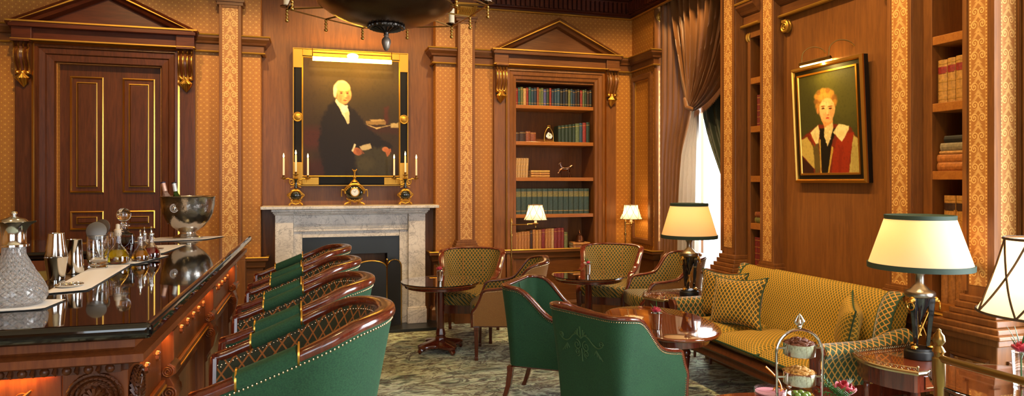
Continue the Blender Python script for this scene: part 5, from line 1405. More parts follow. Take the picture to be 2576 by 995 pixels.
drape('lining',SILV,lining,90,24,cu)
cg=thing('curtain','dark green silk curtain drawn to the right behind the bronze swag','curtain')
def greenc(s,t):
    z=lerp(3.45,.02,t); yl=interp([(.02,5.30),(1.15,5.50),(2.27,6.02),(3.45,6.1)],z); y=lerp(yl,4.93,s); ph=s*TAU*7+t*1.2*math.sin(s*6)
    return (3.775+.025*math.sin(ph)+.01*math.sin(ph*2.1),y,z)
drape('drape',GREENC,greenc,120,40,cg)
b=MB(); b.tube([(3.70,4.85,3.52),(3.70,6.5,3.52)],.018,10); o=b.build('curtain_pole',OLDBRASS); tag(o,'brass curtain pole above the window','curtain pole')
# ------------------------------------------------------------ bar counter
BT=1.07
BAR=thing('bar_counter','carved mahogany bar counter with a mirror-polished black granite top','bar counter',(0,0,0))
b=MB(); P=[(-4.1,2.28),(-.47,2.28),(-.47,5.75),(-4.1,5.75),(-4.1,4.75),(-1.13,4.75),(-1.13,3.30),(-4.1,3.30)]
# C-shaped top built as three slabs meeting flush
def slab(poly,z0,z1,mat,name,bev):
    b=MB(); b.prism(poly,FZ,z0,z1); return b.build(name,mat,BAR,bevel=bev,seg=5)
slab([P[0],P[1],P[2],P[3],P[4],P[5],P[6],P[7]],BT-.05,BT,GRANITE,'granite_top',.02)
# moulding under the top, on the camera side and the stool side
b=MB(); prof=[(-.03,BT-.05),(.0,BT-.05),(.0,BT-.082),(-.008,BT-.09),(.03,BT-.098),(.03,BT-.122),(.01,BT-.13),(-.03,BT-.13)]
path=[(-4.1,2.36),(-.55,2.36),(-.55,5.70)]
b.sweep(path,[(o+.02,z) for o,z in prof],FZ); b.build('cornice_moulding',W_BAR,BAR)
# carved egg-and-dart strip
b=MB()
for k in range(60):
    x=-.60-k*.058; b.ball((x,2.345,BT-.144),.014,sx=1.0,sy=.9,sz=1,n=8,k=5); b.tube([(x-.029,2.345,BT-.131),(x-.029,2.33,BT-.145),(x-.029,2.345,BT-.156)],[.006,.007,.003],5)
b.box(-4.1,-.57,2.345,2.37,BT-.157,BT-.13)
for k in range(56):
    y=2.42+k*.058; b.ball((-.565,y,BT-.144),.014,n=8,k=5)
b.box(-.58,-.555,2.37,5.70,BT-.157,BT-.13)
b.build('carved_strip',W_DARK,BAR)
# carcass
b=MB(); b.box(-4.1,-.60,2.41,3.25,0,BT-.05); b.box(-1.10,-.60,3.25,5.66,0,BT-.05); b.box(-4.1,-1.10,4.80,5.66,0,BT-.05); b.build('carcass',W_BAR,BAR)
fs=lambda a,z,c:(-.60+c,a,z)            # stool side, a=y
ff=lambda a,z,c:(a,2.41-c,z)            # camera side, a=x
b=MB(); b.box(2.41,5.66,0,.14,0,.03,fs); b.box(-4.1,-.60,0,.14,0,.03,ff); b.build('plinth',W_BAR,BAR,bevel=.004)
# corner block with wreaths
b=MB(); b.box(-.735,-.555,2.365,2.52,0,BT-.157); b.build('corner_pilaster',W_BAR,BAR,bevel=.003)
def wreath(f,a,z,r=.062):
    b=MB(); n=30
    for k in range(n):
        t=TAU*k/n; 
        for q in (-.011,0,.011):
            rr=r+q; p0=f(a+rr*math.cos(t),z+rr*math.sin(t),.006); t2=t+.30; p1=f(a+(rr+q*.3)*math.cos(t2),z+(rr+q*.3)*math.sin(t2),.022-abs(q)*.4)
            b.tube([p0,p1],[.0075,.003],5)
    for k in range(12):
        t=TAU*k/12; b.tube([f(a,z,.012),f(a+.030*math.cos(t),z+.030*math.sin(t),.016),f(a+.036*math.cos(t+.25),z+.036*math.sin(t+.25),.004)],[.006,.007,.003],5)
    b.ball(f(a,z,.015),.011); return b.build('carved_wreath',W_DARK,BAR)
wreath(lambda a,z,c:(a,2.365-c,z),-.645,.835); wreath(lambda a,z,c:(-.555+c,a,z),2.44,.835,.055)
# consoles (scrolled brackets on pilasters) along the stool side
def console(y):
    b=MB(); w=.055
    prof=[(0,BT-.157),(.075,BT-.157),(.075,BT-.27),(.06,BT-.285),(.08,BT-.30),(.082,BT-.325),(.06,BT-.34),(.075,BT-.37),(.085,BT-.42),(.075,BT-.47),(.05,BT-.51),(.04,BT-.53),(.045,BT-.535),(.045,BT-.55),(.035,BT-.56),(.035,.14),(.05,.14),(.05,0),(0,0)]
    vs=prof; b.prism([(c,z) for c,z in vs],lambda c,z,a:(-.60+c,a,z),y-w,y+w)
    o=b.build('console_bracket',W_BAR,BAR,bevel=.003)
    for s in (-1,1):
        g=MB(); g.tube(spiral((.052,BT-.315),.024,.004,PI/2,PI/2-5*PI,24,lambda c,z:(-.60+c,y+s*(w+.001),z)),.004,5); g.build('scroll_edge',W_BAR,o); g=MB()
        g.tube(spiral((.055,BT-.40),.03,.004,-PI/2,-PI/2+5*PI,24,lambda c,z:(-.60+c,y+s*(w+.001),z)),.004,5); g.build('scroll_edge',W_BAR,o)
    return o
for y in (2.98,4.08,5.15): console(y)
def rosette(y,z):
    b=MB()
    for k in range(8):
        t=TAU*k/8; b.tube([fs(y,z,.036),fs(y+.018*math.cos(t),z+.018*math.sin(t),.040)],[.006,.008],5)
    b.ball(fs(y,z,.038),.009); return b
for a,c in ((2.56,2.90),(3.06,4.0),(4.16,5.07),(5.23,5.62)):
    b=MB(); b.box(a,c,BT-.34,BT-.157,0,.035,fs); b.box(a,c,BT-.36,BT-.34,0,.05,fs); b.build('frieze_board',W_BAR,BAR,bevel=.003)
    g=MB(); g.box(a,c,BT-.365,BT-.358,.02,.055,fs); g.build('gold_line',GOLDP,BAR)
    m=max(2,int((c-a)/.14)); 
    for k in range(m): rosette(lerp(a,c,(k+.5)/m),BT-.225).build('carved_rosette',W_BAR,BAR)
    b=MB(); b.sweep([(a+.04,.18),(a+.04,BT-.40),(c-.04,BT-.40),(c-.04,.18)],[(0,0),(0,.03),(.02,.035),(.045,.012),(.05,0)],fs,closed=True); b.build('panel_moulding',W_BAR,BAR)
    # fluted quarter columns either side of each panel
    for yy in (a+.015,c-.015): b=MB(); b.tube([fs(yy,.14,.02),fs(yy,BT-.37,.02)],.014,8); b.build('bead_column',W_BAR,BAR)
# camera side: frieze board with carved foliage and panels
b=MB(); b.box(-4.1,-.74,BT-.40,BT-.157,0,.03,ff); b.box(-4.1,-.74,BT-.42,BT-.40,0,.045,ff); b.build('frieze_board',W_BAR,BAR,bevel=.003)
b=MB(); b.sweep([(-2.2,.18),(-2.2,BT-.46),(-.80,BT-.46),(-.80,.18)],[(0,0),(0,.03),(.02,.035),(.045,.012),(.05,0)],ff,closed=True); b.build('panel_moulding',W_BAR,BAR)
b=MB(); f3=lambda a,z,c=.035:ff(a,z,c)
for sx in (1,-1):
    cx=-1.02; zz=.82
    b.tube([f3(cx+sx*t*.24,zz+.022*math.sin(t*5.5)*(1-t*.3)) for t in [k/14 for k in range(15)]],[lerp(.012,.005,k/14) for k in range(15)],6)
    for k in range(5):
        c0=(cx+sx*(.04+.045*k),zz+(.02 if k%2 else -.02)); b.tube(spiral(c0,.022,.004,0,sx*(TAU*1.2)*(1 if k%2 else -1),16,lambda p,q:f3(p,q,.036)),.005,5)
        b.tube([f3(c0[0],c0[1]),f3(c0[0]+sx*.03,c0[1]+(.03 if k%2 else -.03),.045)],[.010,.003],5)
for k in range(7): t=-.9+k*.3; b.tube([f3(-1.02,.80),f3(-1.02+.045*math.sin(t),.80+.055*math.cos(t),.05)],[.008,.006],5)
b.build('carved_foliage',W_BAR,BAR)
# warm light strips tucked under the nosing
LED=emit('led_strip_glow','ff8a20',60)
b=MB(); b.box(-4.0,-.76,2.372,2.376,BT-.156,BT-.153); b.build('led_strip',LED,BAR)
b=MB(); b.box(-.572,-.566,2.6,5.6,BT-.163,BT-.158); b.build('led_strip',LED,BAR)
# sunken work area behind the counter
b=MB(); b.box(-4.1,-1.16,3.30,4.75,.80,.83); b.build('work_surface',PEWTER,BAR)
b=MB(); b.box(-4.1,-1.14,4.72,4.75,.96,BT-.05); b.build('well_rail',W_BAR,BAR); 
b=MB(); b.box(-4.1,-1.14,4.725,4.745,.83,.96); b.build('tile_upstand',simple('gold_tile','b89a4e',.3,.4),BAR)
SS=Z0=BT+.001
# ------------------------------------------------------------ cloths
def cloth(label,corners,loc_z=BT+.0015,folds=2,group='folded white bar cloths',th=.004,parent=None):
    c=[Vector(p) for p in corners]; n=16
    ctr=sum(c,Vector((0,0)))/4; b=MB()
    for lay in range(folds):
        G=[]; top=loc_z+.0026*lay; off=.006*((lay*37)%3-1)
        for side in (0,1):
            G=[]
            for i in range(n+1):
                r=[]
                for j in range(n+1):
                    u,v=i/n,j/n; p=c[0].lerp(c[1],u).lerp(c[3].lerp(c[2],u),v); p=p+(p-ctr)*(.01*lay)
                    e=min(u,v,1-u,1-v); z=top+(.0020*side)*min(1,e*14)+.0012*math.sin(u*9+v*5+lay)*min(1,e*8)+.0006
                    r.append((p.x+off,p.y,z))
                G.append(r)
            b.grid(G)
    o=b.build('bar_cloth',LINEN,sharp=80); tag(o,label,'cloth',group); return o
cloth('white cloth under the cut glass claret jug at the left edge',[(-1.30,2.58),(-.87,2.62),(-.86,2.80),(-1.30,2.90)])
cloth('long white cloth carrying the silver coaster, in front of the mixing glass',[(-.985,2.97),(-.85,3.03),(-.90,3.88),(-1.06,3.88)])
cloth('white cloth under the yellow and amber flasks',[(-1.10,3.92),(-.88,3.92),(-.80,4.30),(-1.05,4.42)],folds=2)
cloth('white cloth with a small coaster, behind the red flask',[(-1.05,4.44),(-.86,4.44),(-.82,5.0),(-1.02,5.0)],folds=2)
cloth('white cloth under the large silver champagne bowl',[(-1.22,5.30),(-.76,5.42),(-.66,5.70),(-1.12,5.72)],folds=2)
# ------------------------------------------------------------ bar wares
def uvl(prof): L=[0]; [L.append(L[-1]+math.dist(prof[i],prof[i-1])) for i in range(1,len(prof))]; return L
def lathe_uv(prof,n,c=(0,0,0),rep=1):
    b=MB(); L=uvl(prof); G=[];U=[]
    for j in range(n+1):
        a=TAU*j/n; G.append([(r*math.cos(a)+c[0],r*math.sin(a)+c[1],z+c[2]) for r,z in prof]); U.append([(j/n*rep,l*4) for l in L])
    b.grid(G,U); return b
z=BT+.009
JG=thing('claret_jug','tall cut-glass claret jug with a silver lid, at the left edge of the bar','jug',(-.99,2.72,z))
pr=[(.001,0),(.085,0),(.092,.008),(.100,.03),(.098,.06),(.082,.10),(.062,.14),(.046,.18),(.036,.205),(.034,.25),(.036,.262),(.033,.262),(.030,.25),(.032,.205),(.042,.18),(.058,.14),(.078,.10),(.093,.06),(.094,.03),(.085,.012),(.001,.010)]
lathe_uv(pr,40,rep=1.0).build('cut_glass_body',CUT,JG)
b=MB(); b.lathe([(.042,.238),(.040,.245),(.037,.25),(.036,.29),(.040,.335),(.043,.34),(.036,.35),(.022,.356),(.010,.362),(.006,.368),(.011,.375),(.008,.383),(.001,.386)],28)
b.loft([[(.030,-.020,.335),(.036,.0,.29),(.030,.020,.335),(.034,0,.338)],[(.055,-.009,.342),(.055,0,.325),(.055,.009,.342),(.055,0,.344)],[(.078,-.002,.345),(.078,0,.340),(.078,.002,.345),(.078,0,.346)]])
b.lathe([(.040,.236),(.045,.238),(.045,.246),(.040,.248)],28); b.build('silver_collar',SILVER,JG)
b=MB(); b.tube([(-.035,0,.335),(-.07,0,.34),(-.095,0,.31),(-.098,0,.25),(-.085,0,.19),(-.075,0,.13),(-.082,0,.11)],[.006,.008,.008,.007,.006,.006,.004],8); b.build('handle',SILVER,JG)
JG.rotation_euler=(0,0,R(-16)); JG.scale=(1,1,.83)
o=MB(); o.lathe([(.001,0),(.046,0),(.05,.003),(.052,.008),(.048,.008),(.044,.004),(.001,.003)],32); 
for k in range(20): a=TAU*k/20; o.ball((.047*math.cos(a),.047*math.sin(a),.007),.0035,n=6,k=4)
cs=o.build('coaster',SILVER); cs.location=(-.945,3.12,BT+.009); tag(cs,'silver gadrooned coaster lying on the long white cloth','coaster')
o=MB(); o.lathe([(.001,0),(.04,0),(.045,.008),(.04,.006),(.001,.003)],28); cs=o.build('coaster',SILVER); cs.location=(-.93,4.62,BT+.009); tag(cs,'small silver coaster behind the red flask','coaster')
def tin(x,y,z,flip,label,h=.16,r0=.032,r1=.045):
    r0*=.88; r1*=.88; h*=.93
    b=MB(); a,c=(r1,r0) if flip else (r0,r1)
    b.lathe([(.001,0),(a,0),(a+.001,.004),(lerp(a,c,.5),h/2),(c,h-.002),(c+.002,h),(c-.002,h),(c-.003,h-.004),(.001,h-.005)] if flip else [(.001,0),(a,0),(c,h-.004),(c+.002,h),(c-.002,h),(a-.003,.006),(.001,.006)],32)
    o=b.build('shaker_tin',SILVER,sharp=50); o.location=(x,y,z); tag(o,label,'cocktail shaker','silver cocktail shaker tins'); return o
tin(-1.085,3.42,BT+.001,False,'silver shaker tin standing upright behind the long cloth, lower of the stacked pair',.105,.036,.050)
tin(-1.085,3.42,BT+.101,True,'silver shaker tin upside down on top of the other',.11,.034,.048)
tin(-1.075,3.62,BT+.001,True,'silver shaker tin standing behind the stacked pair',.17,.036,.045)
def mixing_glass(x,y,label,s=1):
    o=thing('mixing_glass',label,'mixing glass',(x,y,BT+.009))
    b=MB(); b.lathe([(.001,0),(.042,0),(.044,.004),(.036,.012),(.034,.018),(.044,.03),(.047,.05),(.047,.155),(.049,.16),(.044,.158),(.044,.05),(.036,.034),(.001,.030)],32); b.build('bowl',GLASS,o); return o
mixing_glass(-1.01,3.74,'heavy footed glass mixing beaker holding a round bar strainer')
def strainer(x,y,z,rz,label):
    o=thing('bar_strainer',label,'strainer',(x,y,z),rz,'round perforated bar strainers'); b=MB(); M_=Matrix.Rotation(R(78),4,'X')
    b.lathe([(.001,.001),(.042,.001),(.044,0),(.044,.003),(.042,.004),(.001,.003)],32,M=M_); b.build('disc',bpy.data.materials.get('strainer_steel') or simple('strainer_steel','6e6862',.4,.8),o)
    b=MB(); b.tube([(0,.0,-.04),(.002,.01,-.09),(.012,.02,-.13)],[.006,.005,.005],6); b.build('handle',SILVER,o); return o
strainer(-1.01,3.72,BT+.19,R(5),'round perforated strainer standing in the mixing beaker')
mixing_glass(-1.055,4.00,'second glass mixing beaker, behind the first')
strainer(-1.055,3.98,BT+.19,R(-20),'round perforated strainer in the second beaker, behind the ball stopper decanter')
# square decanter with ball stopper
DC=thing('decanter','square glass decanter of dark red spirit with a large round cut stopper','decanter',(-1.0,4.17,BT+.009),R(20)); DC.scale=(.93,.93,.93)
b=MB(); S4=lambda r,z:[(r*math.copysign(abs(math.cos(a))**.35,math.cos(a)),r*math.copysign(abs(math.sin(a))**.35,math.sin(a)),z) for a in [TAU*(k+.5)/32 for k in range(32)]]
C4=lambda r,z:[(r*math.cos(a),r*math.sin(a),z) for a in [TAU*(k+.5)/32 for k in range(32)]]
b.loft([S4(.050,0),S4(.054,.006),S4(.054,.13),S4(.050,.145),C4(.030,.155),C4(.022,.165),C4(.022,.185),C4(.034,.192),C4(.034,.197),C4(.018,.197)]); b.build('glass_body',GLASS,DC)
b=MB(); b.loft([S4(.044,.012),S4(.046,.018),S4(.046,.125),S4(.044,.128)]); b.build('dark_red_spirit',liquid('dark_red_liquid','5a0d12'),DC)
b=MB(); b.lathe([(.014,.185),(.014,.200),(.020,.205),(.012,.212),(.014,.218)],16); 
pr=[(math.sin(PI*k/9)*.040,.256-math.cos(PI*k/9)*.040) for k in range(10)]; pr=[(max(r,.001),z_) for r,z_ in pr]; b.lathe(pr,12,smooth=False); b.build('ball_stopper',GLASS,DC)
def flask(x,y,s,c,nm,label,fill=.55,pour=False):
    o=thing('bitters_flask',label,'flask',(x,y,BT+.009),0,'small conical glass flasks')
    pr=[(.001,0),(.040,0),(.046,.006),(.048,.02),(.044,.038),(.030,.062),(.016,.08),(.0135,.09),(.0135,.125),(.017,.128),(.0165,.132),(.011,.132),(.011,.09),(.014,.078),(.027,.060),(.041,.037),(.045,.02),(.043,.008),(.001,.004)]
    b=MB(); b.lathe([(r*s,z_*s) for r,z_ in pr],28); b.build('glass_body',GLASS,o)
    q=[(.001,.005),(.041,.009),(.0435,.02),(.040,.036),(.027,.058)]; q=[p for p in q if p[1]<=.06*fill/.55]; q.append((.001,q[-1][1]+.0005))
    b=MB(); b.lathe([(r*s,z_*s) for r,z_ in q],28); b.build(nm+'_liquid',liquid(nm+'_liquid',c),o)
    b=MB()
    if pour: b.lathe([(.012*s,.118*s),(.0145*s,.122*s),(.0145*s,.145*s),(.009*s,.15*s),(.007*s,.17*s),(.001,.172*s)],16); b.build('cork_stopper',simple('pale_cork','c9b49a',.6) if 'pale_cork' not in bpy.data.materials else bpy.data.materials['pale_cork'],o)
    else: b.lathe([(.012*s,.122*s),(.0155*s,.126*s),(.0155*s,.138*s),(.006*s,.144*s),(.004*s,.16*s),(.007*s,.168*s),(.003*s,.178*s),(.001,.18*s)],16); b.build('silver_dasher',SILVER,o)
    return o
flask(-.97,3.93,1.18,'d8c010','yellow','conical flask of bright yellow liquid with a pale cork stopper',.55,True)
flask(-.885,4.02,.92,'c08414','amber','small flask of amber liquid with a silver dasher top')
flask(-.93,4.32,.90,'1c140c','black','small flask of black liquid, behind the amber flask',.45)
flask(-.855,4.13,.98,'7a0818','crimson','small flask of crimson liquid with a silver dasher top',.62)
# champagne bowl and bottles
CB=thing('champagne_bowl','large hammered silver champagne bowl on a foot, holding two bottles','champagne bowl',(-.90,5.55,BT+.009)); CB.scale=(.91,.91,.97)
b=MB(); b.lathe([(.001,0),(.112,0),(.115,.006),(.108,.012),(.075,.024),(.060,.034),(.058,.044),(.075,.055),(.12,.085),(.165,.135),(.19,.19),(.202,.25),(.206,.31),(.212,.318),(.206,.322),(.199,.31),(.195,.25),(.183,.19),(.158,.14),(.115,.093),(.06,.062),(.001,.058)],56)
HM=Mat('hammered_silver'); HM.set(lin('cfc9c0'),.2,1.0); HM.bump(HM.noise(HM.coord('Object'),26,2),.25,.01); b.build('bowl',HM.m,CB)
b=MB(); f5=lambda r,t,dz: (-.07+r*math.cos(t),-.188+.0,.235+r*math.sin(t)+dz)
for r in (.030,): b.tube([f5(r,TAU*k/20,0) for k in range(20)],.004,5,closed=True)
for k in range(14): b.ball(f5(.022,TAU*k/14,0),.006,n=6,k=4)
b.ball(f5(0,0,0),.016,sy=.6,n=10,k=6); b.ball(f5(.001,0,-.012),.008); b.ball(f5(.012,.9,.004),.006); b.ball(f5(.012,2.2,.004),.006)
b.build('cast_crest',SILVER,CB)
def bottle(x,y,z,lean,rz,cg_,cc,label):
    o=thing('wine_bottle',label,'bottle',(x,y,z),rz,'wine bottles in the champagne bowl'); 
    b=MB(); b.lathe([(.001,0),(.036,0),(.038,.004),(.038,.17),(.034,.195),(.018,.225),(.0145,.24),(.0145,.31)],24); b.build('glass_body',Mat(cc+'_glass').set(lin(cg_),.05,Transmission_Weight=.7,IOR=1.5).m,o)
    b=MB(); b.lathe([(.015,.245),(.0155,.25),(.0155,.305),(.017,.306),(.017,.312),(.001,.314)],20); b.build('foil',simple(cc+'_foil','e2b49c' if cc=='pink' else 'd9dcd8',.35,.3),o)
    b=MB(); b.lathe([(.0175,.306),(.0175,.314),(.001,.316)],20); b.build('cap',simple(cc+'_cap','20244a' if cc=='pink' else '15171a',.3),o)
    b=MB(); b.lathe([(.0385,.06),(.0385,.14)],24); b.build('label_paper',LINEN,o)
    o.rotation_euler=(R(-4),lean,rz); return o
bottle(-1.0,5.53,BT+.12,R(-13),0,'caa898','pink','pale bottle with a pink foil neck leaning in the champagne bowl')
bottle(-.945,5.57,BT+.115,R(-11),0,'3c5a1c','green','green bottle with a dark cap leaning in the champagne bowl')
# ------------------------------------------------------------ flower vases
ROSE=Mat('rose_red').set(lin('b00c2c'),.6,Sheen_Weight=.3).m; PINKR=simple('rose_pink','d8305c',.6); LEAF=simple('leaf_green','2f6a24',.5); SAGE=simple('sage_leaf','8b9a88',.7)
def rose(parent,c,r,mat,label=None):
    b=MB()
    for k in range(11):
        a=k*2.4; rr=r*(.25+.075*k); ti=.25+.07*k; G=[]
        for i in range(6):
            row=[]
            for j in range(5):
                u=(i/5-.5)*1.9; v=j/4; q=rr*(.45+.55*math.sin(v*PI*.62)); row.append((c[0]+q*math.cos(a+u*(1-.15*v)),c[1]+q*math.sin(a+u*(1-.15*v)),c[2]+r*(1.15-.05*k)*v-r*.5+.004*math.cos(u*4)*v))
            G.append(row)
        b.grid(G)
    return b.build('rose_head',mat,parent,solid=.0012,label=label)
def vase_thing(loc,h,r,label,kind,s=1):
    o=thing('flower_vase',label,'vase',loc,0,'little silver flower tumblers')
    b=MB(); b.lathe([(.001,0),(r*.78,0),(r*.8,.004),(r,h),(r*1.04,h+.002),(r*.95,h),(r*.74,.008),(.001,.008)],28); b.build('tumbler',SILVER if kind!='glass' else GLASS,o)
    b=MB(); b.tube([(0,0,.01),(0,.002,h+.015)],.003,6); b.build('stem',LEAF,o)
    if kind=='mixed':
        rose(o,(0,-.005,h+.022),.022,PINKR,'pink rose head'); rose(o,(-.028,0,h+.018),.014,LINEN,'white bud'); rose(o,(.03,.004,h+.018),.013,SAGE,'pale blue bud')
    else: rose(o,(-.008,-.004,h+.024),.030*s,ROSE)
    b=MB()
    for k in range(9 if kind=='mixed' else 4):
        a=k*1.9+.5; t=Vector((math.cos(a)*.045,math.sin(a)*.03,h+.03+.03*(k%3))); b.tube([(0,0,h),tuple(t*.6+Vector((0,0,h*.4))),tuple(t)],[.002,.006,.001],5,flat=.4)
    b.build('leaves',LEAF,o)
    return o
vase_thing((1.08,5.93,.622),.085,.03,'silver tumbler holding one dark red rose, on the table by the fireplace','one')
vase_thing((2.50,5.95,.622),.09,.03,'silver tumbler of mixed pink, white and blue flowers, on the far pedestal table','mixed')
vase_thing((2.10,3.87,.562),.10,.034,'silver tumbler with one red rose on the oval table','one',1.1)
vase_thing((2.735,2.03,.682),.13,.034,'glass of red and silvery flowers behind the brass rail, at the right edge','glass',1.2)
b=MB()
for k in range(6):
    a=k*1.1; b.tube([(2.735,2.03,.79),(2.735+.02*math.cos(a),2.03+.02*math.sin(a),.86),(2.735+.05*math.cos(a),2.03+.05*math.sin(a),.90+.008*k)],[.0012,.002,.0006],5)
bpy.context.view_layer.update()
o=b.build('silver_foliage',SAGE); tag(o,'silvery grey sprigs standing in the glass vase behind the brass rail','foliage')
# ------------------------------------------------------------ cocktail table group
NS=thing('nut_stand','silver two-tier nut stand with an arched handle and a leaf finial','stand',(1.415,1.72,.70),R(-15))
zt=.38
b=MB(); w=.069
arch=[(-w,0,0),(-w*1.0,0,.15),(-w*1.02,0,.27)]+[(-w*1.02*math.cos(PI*k/16),0,.28+.072*math.sin(PI*k/16)) for k in range(17)]+[(w*1.02,0,.27),(w,0,.15),(w,0,0)]
b.tube(arch,.0045,8); b.tube([(-w,-.05,0),(-w,.05,0)],.004,6); b.tube([(w,-.05,0),(w,.05,0)],.004,6); b.build('arched_frame',SILVER,NS)
b=MB(); b.ball((0,0,.362),.007); b.lathe([(.004,.362),(.012,.372),(.011,.382),(.005,.393),(.001,.400)],10)
for k in range(6): a=TAU*k/6; b.tube([(.008*math.cos(a),.008*math.sin(a),.366),(.013*math.cos(a),.013*math.sin(a),.376),(.004*math.cos(a),.004*math.sin(a),.395)],[.003,.004,.001],5)
b.build('leaf_finial',SILVER,NS)
NUTB=simple('almond_brown','6e3a20',.5); NUTY=simple('cashew_gold','c9954a',.5); GRN=simple('olive_skin','5f7a28',.25)
for zz,mt,nm,cat in ((.272,NUTB,'heap of brown roasted almonds in the upper silver dish','almonds'),(.185,NUTY,'heap of golden cashew nuts in the lower silver dish','cashews')):
    b=MB(); b.lathe([(.001,zz),(.040,zz),(.046,zz+.004),(.047,zz+.038),(.049,zz+.041),(.045,zz+.040),(.044,zz+.006),(.001,zz+.005)],40); b.box(-.069,-.045,-.003,.003,zz+.022,zz+.027); b.box(.045,.069,-.003,.003,zz+.022,zz+.027); b.build('dish',SILVER,NS)
    b=MB(); random.seed(5)
    for k in range(95):
        rr=math.sqrt(random.random())*.038; a=random.random()*TAU; hz=.034+.018*(1-(rr/.04)**2)*random.uniform(.7,1.15)
        Mx_=Matrix.Rotation(random.random()*TAU,4,'Z')@Matrix.Rotation(random.uniform(-.6,.6),4,'X'); b.ball((rr*math.cos(a),rr*math.sin(a),zz+hz),.0058,sx=1.9,sy=1,sz=.8,n=8,k=5,M=Mx_)
    o=b.build(cat,mt); o.location=(1.415,1.72,.70); o.rotation_euler=(0,0,R(-15)); tag(o,nm,'nuts',kind='stuff')
CP=thing('cocktail_coupe','stemmed glass of pink cocktail with an orange peel twist','cocktail',(1.358,1.781,.701))
b=MB(); b.lathe([(.001,0),(.036,0),(.036,.002),(.006,.006),(.0045,.012),(.004,.08),(.008,.088),(.030,.100),(.044,.122),(.048,.145),(.0492,.160),(.0478,.160),(.0465,.145),(.0425,.123),(.029,.102),(.001,.092)],40); b.build('glass',GLASS,CP)
b=MB(); b.lathe([(.001,.094),(.028,.104),(.041,.124),(.0455,.144),(.0455,.147),(.001,.147)],40); b.build('pink_drink',Mat('pink_liquid').set(lin('b01242'),.05,Transmission_Weight=.35,IOR=1.36).m,CP)
b=MB(); b.lathe([(.001,.1475),(.0452,.1475),(.0452,.150),(.001,.1505)],40); b.build('foam',simple('pink_foam','d9929f',.7),CP)
b=MB(); pts=[(.045,0,.152),(.03,.0,.166),(.015,.01,.152),(.02,.0,.140),(.035,-.01,.150),(.036,.0,.175),(.02,.012,.20),(-.002,.02,.222)]; pts=smoothc(pts,2); b.tube(pts,[.004]*len(pts),6,flat=.5); b.build('orange_peel',simple('orange_peel','e8920c',.45),CP)
OB_=thing('olive_dish','small silver dish of green olives with a cocktail pick','dish',(1.545,1.872,.70)); OB_.scale=(1,1,1)
b=MB(); b.lathe([(.001,.077),(.03,.077),(.042,.099),(.04,.099),(.028,.081),(.001,.081)],28); b.lathe([(.02,0),(.006,.01),(.006,.077),(.03,.079)],16); b.build('dish',SILVER,OB_)
for k,(x,y) in enumerate([(-.02,-.01),(.0,-.018),(.018,-.01),(.01,.012),(-.012,.014)]):
    b=MB().ball((0,0,0),.0115,sx=1.15,n=12,k=8); o=b.build('olive',GRN); o.location=(1.545+x,1.872+y,.70+.097); tag(o,'green olive in the small silver dish by the nut stand','olive','green olives in the small silver dish')
b=MB(); b.tube([(-.03,-.01,.10),(-.045,.0,.122)],.002,6); b.ball((-.046,.0,.128),.008); b.build('pick',SILVER,OB_)
VS=thing('flower_vase','low vase with a large red rose and ferny green sprigs at the bottom edge','vase',(1.70,1.865,.70))
b=MB(); b.lathe([(.001,0),(.028,0),(.032,.07),(.029,.07),(.001,.006)],28); b.build('tumbler',SILVER,VS)
rose(VS,(.012,0,.105),.040,ROSE)
b=MB(); random.seed(9)
for k in range(9):
    a=2.2+k*.33; L_=random.uniform(.06,.10); p0=Vector((0,0,.07)); p1=Vector((math.cos(a)*L_,math.sin(a)*L_*.7,.08+random.uniform(.02,.07))); b.tube([tuple(p0),tuple(p0.lerp(p1,.5)+Vector((0,0,.01))),tuple(p1)],[.002,.0015,.001],5)
    for j in range(9):
        q=p0.lerp(p1,.3+.08*j); s=(1 if j%2 else -1)*.014; b.tube([tuple(q),(q.x+s*math.sin(a),q.y-s*math.cos(a),q.z+.012)],[.0018,.0006],4)
b.build('fern_leaves',LEAF,VS)
b=MB(); 
for k in range(5): b.tube([(.03,.0,.10),(.035+.004*(k-2),0,.125),(.035+.009*(k-2),0,.138-.002*abs(k-2))],[.0012,.002,.0006],5)
b.build('silver_sprig',SAGE,VS)
# ------------------------------------------------------------ brass rail, lower right
BR=thing('brass_rail','polished brass rail with an acorn-topped post in the lower right corner','rail',(1.683,1.48,0)); BR.scale=(1,1,.974)
b=MB(); b.lathe([(.03,0),(.03,.01),(.0125,.02),(.0125,.95),(.0165,.955),(.0165,1.032),(.0125,1.036),(.012,1.045),(.017,1.052),(.012,1.062),(.008,1.068),(.0165,1.082),(.014,1.098),(.006,1.108),(.006,1.114),(.001,1.118)],20); b.build('post',OLDBRASS,BR)
b=MB(); b.tube([(.0,0,1.032),(.03,-.95,1.032)],.011,12); b.build('handrail',OLDBRASS,BR)
b=MB(); b.lathe([(.03,0),(.03,.01),(.0125,.02),(.0125,.95),(.0165,.955),(.0165,1.032),(.01,1.04)],20,(.03,-.95,0)); b.build('post',OLDBRASS,BR)
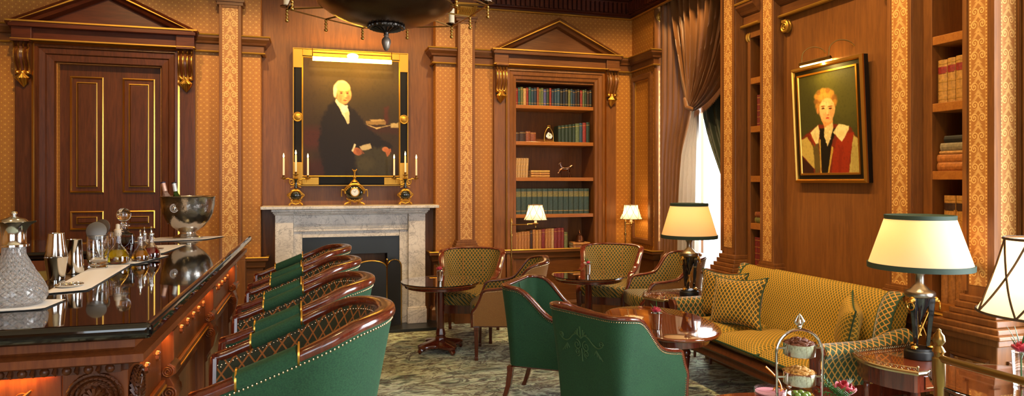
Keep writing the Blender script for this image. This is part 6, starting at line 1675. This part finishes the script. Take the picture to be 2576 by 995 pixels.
# ------------------------------------------------------------ camera and light
cam=bpy.data.cameras.new('camera'); co=bpy.data.objects.new('camera',cam); col.objects.link(co)
co.location=(0,0,1.5); co.rotation_euler=(R(90),0,R(-16.4)); cam.sensor_width=36; cam.lens=1700/2576*36; cam.shift_y=-41.5/2576; cam.clip_start=.05
scn.camera=co
def light(kind,name,loc,energy,color,size=.1,rot=None,sy=None,**k):
    l=bpy.data.lights.new(name,kind); l.energy=energy; l.color=color
    if kind=='AREA':
        l.size=size
        if sy: l.shape='RECTANGLE'; l.size_y=sy
    elif kind in('POINT','SPOT'): l.shadow_soft_size=size
    for a,b_ in k.items(): setattr(l,a,b_)
    o=bpy.data.objects.new(name,l); col.objects.link(o); o.location=loc
    if rot is not None: o.rotation_euler=rot
    return o
def aim(o,t): o.rotation_euler=(Vector(t)-o.location).to_track_quat('-Z','Y').to_euler()
DAY=(.93,.97,1.0); WARM=(1,.62,.28); WARM2=(1,.66,.28)
w=bpy.data.worlds.new('sky'); scn.world=w; w.use_nodes=True; bg=w.node_tree.nodes['Background']; bg.inputs[0].default_value=(.82,.92,1,1); bg.inputs[1].default_value=4.0
# daylight through the windows
light('AREA','window_daylight',(4.25,5.62,1.9),170,DAY,1.5,(0,R(90),0),2.9)
light('AREA','window_daylight',(3.80,1.36,1.9),190,DAY,2.7,(0,R(90),0),2.0)
light('AREA','window_daylight',(1.0,-3.1,1.95),8,DAY,1.7,(R(90),0,0),2.6)
# unseen spots at ceiling height, added as warm fill
def spot(x,y,t,e,ang=70,c=WARM2):
    o=light('SPOT','ceiling_fill_spot',(x,y,3.9),e,c,.05,spot_size=R(ang),spot_blend=.6); aim(o,t); return o
for x,t in [(-1.8,(-1.8,7.15,1.6)),(-.7,(-.75,7.15,1.6)),(.4,(.4,7.2,2.2)),(1.5,(1.55,7.15,1.6)),(2.6,(2.6,7.3,1.3)),(3.2,(3.5,7.1,1.6))]:
    spot(x,5.4,t,125)
for y,t in [(4.0,(3.56,4.0,1.6)),(3.0,(3.56,3.0,1.5)),(5.0,(3.4,5.0,1.6)),(2.4,(3.4,2.65,1.5))]: spot(1.9,y,t,105)
for x,y,e in [(-.8,4.0,30),(1.9,5.0,45),(-1.6,3.0,40),(2.6,5.9,45)]: spot(x,y,(x,y,0),e,95)
scn.view_settings.view_transform='Standard'; scn.view_settings.look='None'; scn.view_settings.exposure=.42; scn.view_settings.gamma=1; scn.view_settings.use_curve_mapping=False

light('AREA','led_strip_light',(-2.4,2.362,BT-.160),7,(1,.48,.10),3.2,(R(-15),0,0),.012)
light('AREA','led_strip_light',(-.56,4.1,BT-.164),5,(1,.48,.10),.012,(0,R(15),0),3.1)

o=light('AREA','picture_lamp',(.385,6.99,2.71),4.5,(1,.60,.14),.76,None,.03); aim(o,(.385,7.2,2.1))
o=light('AREA','picture_lamp',(.385,7.05,2.80),2.5,(1,.58,.12),.76,None,.03); aim(o,(.385,7.28,3.1))
o=light('AREA','picture_lamp',(XR-.145,3.87,2.31),2.6,(1,.66,.18),.02,None,.28); aim(o,(XR-.03,3.87,1.95))
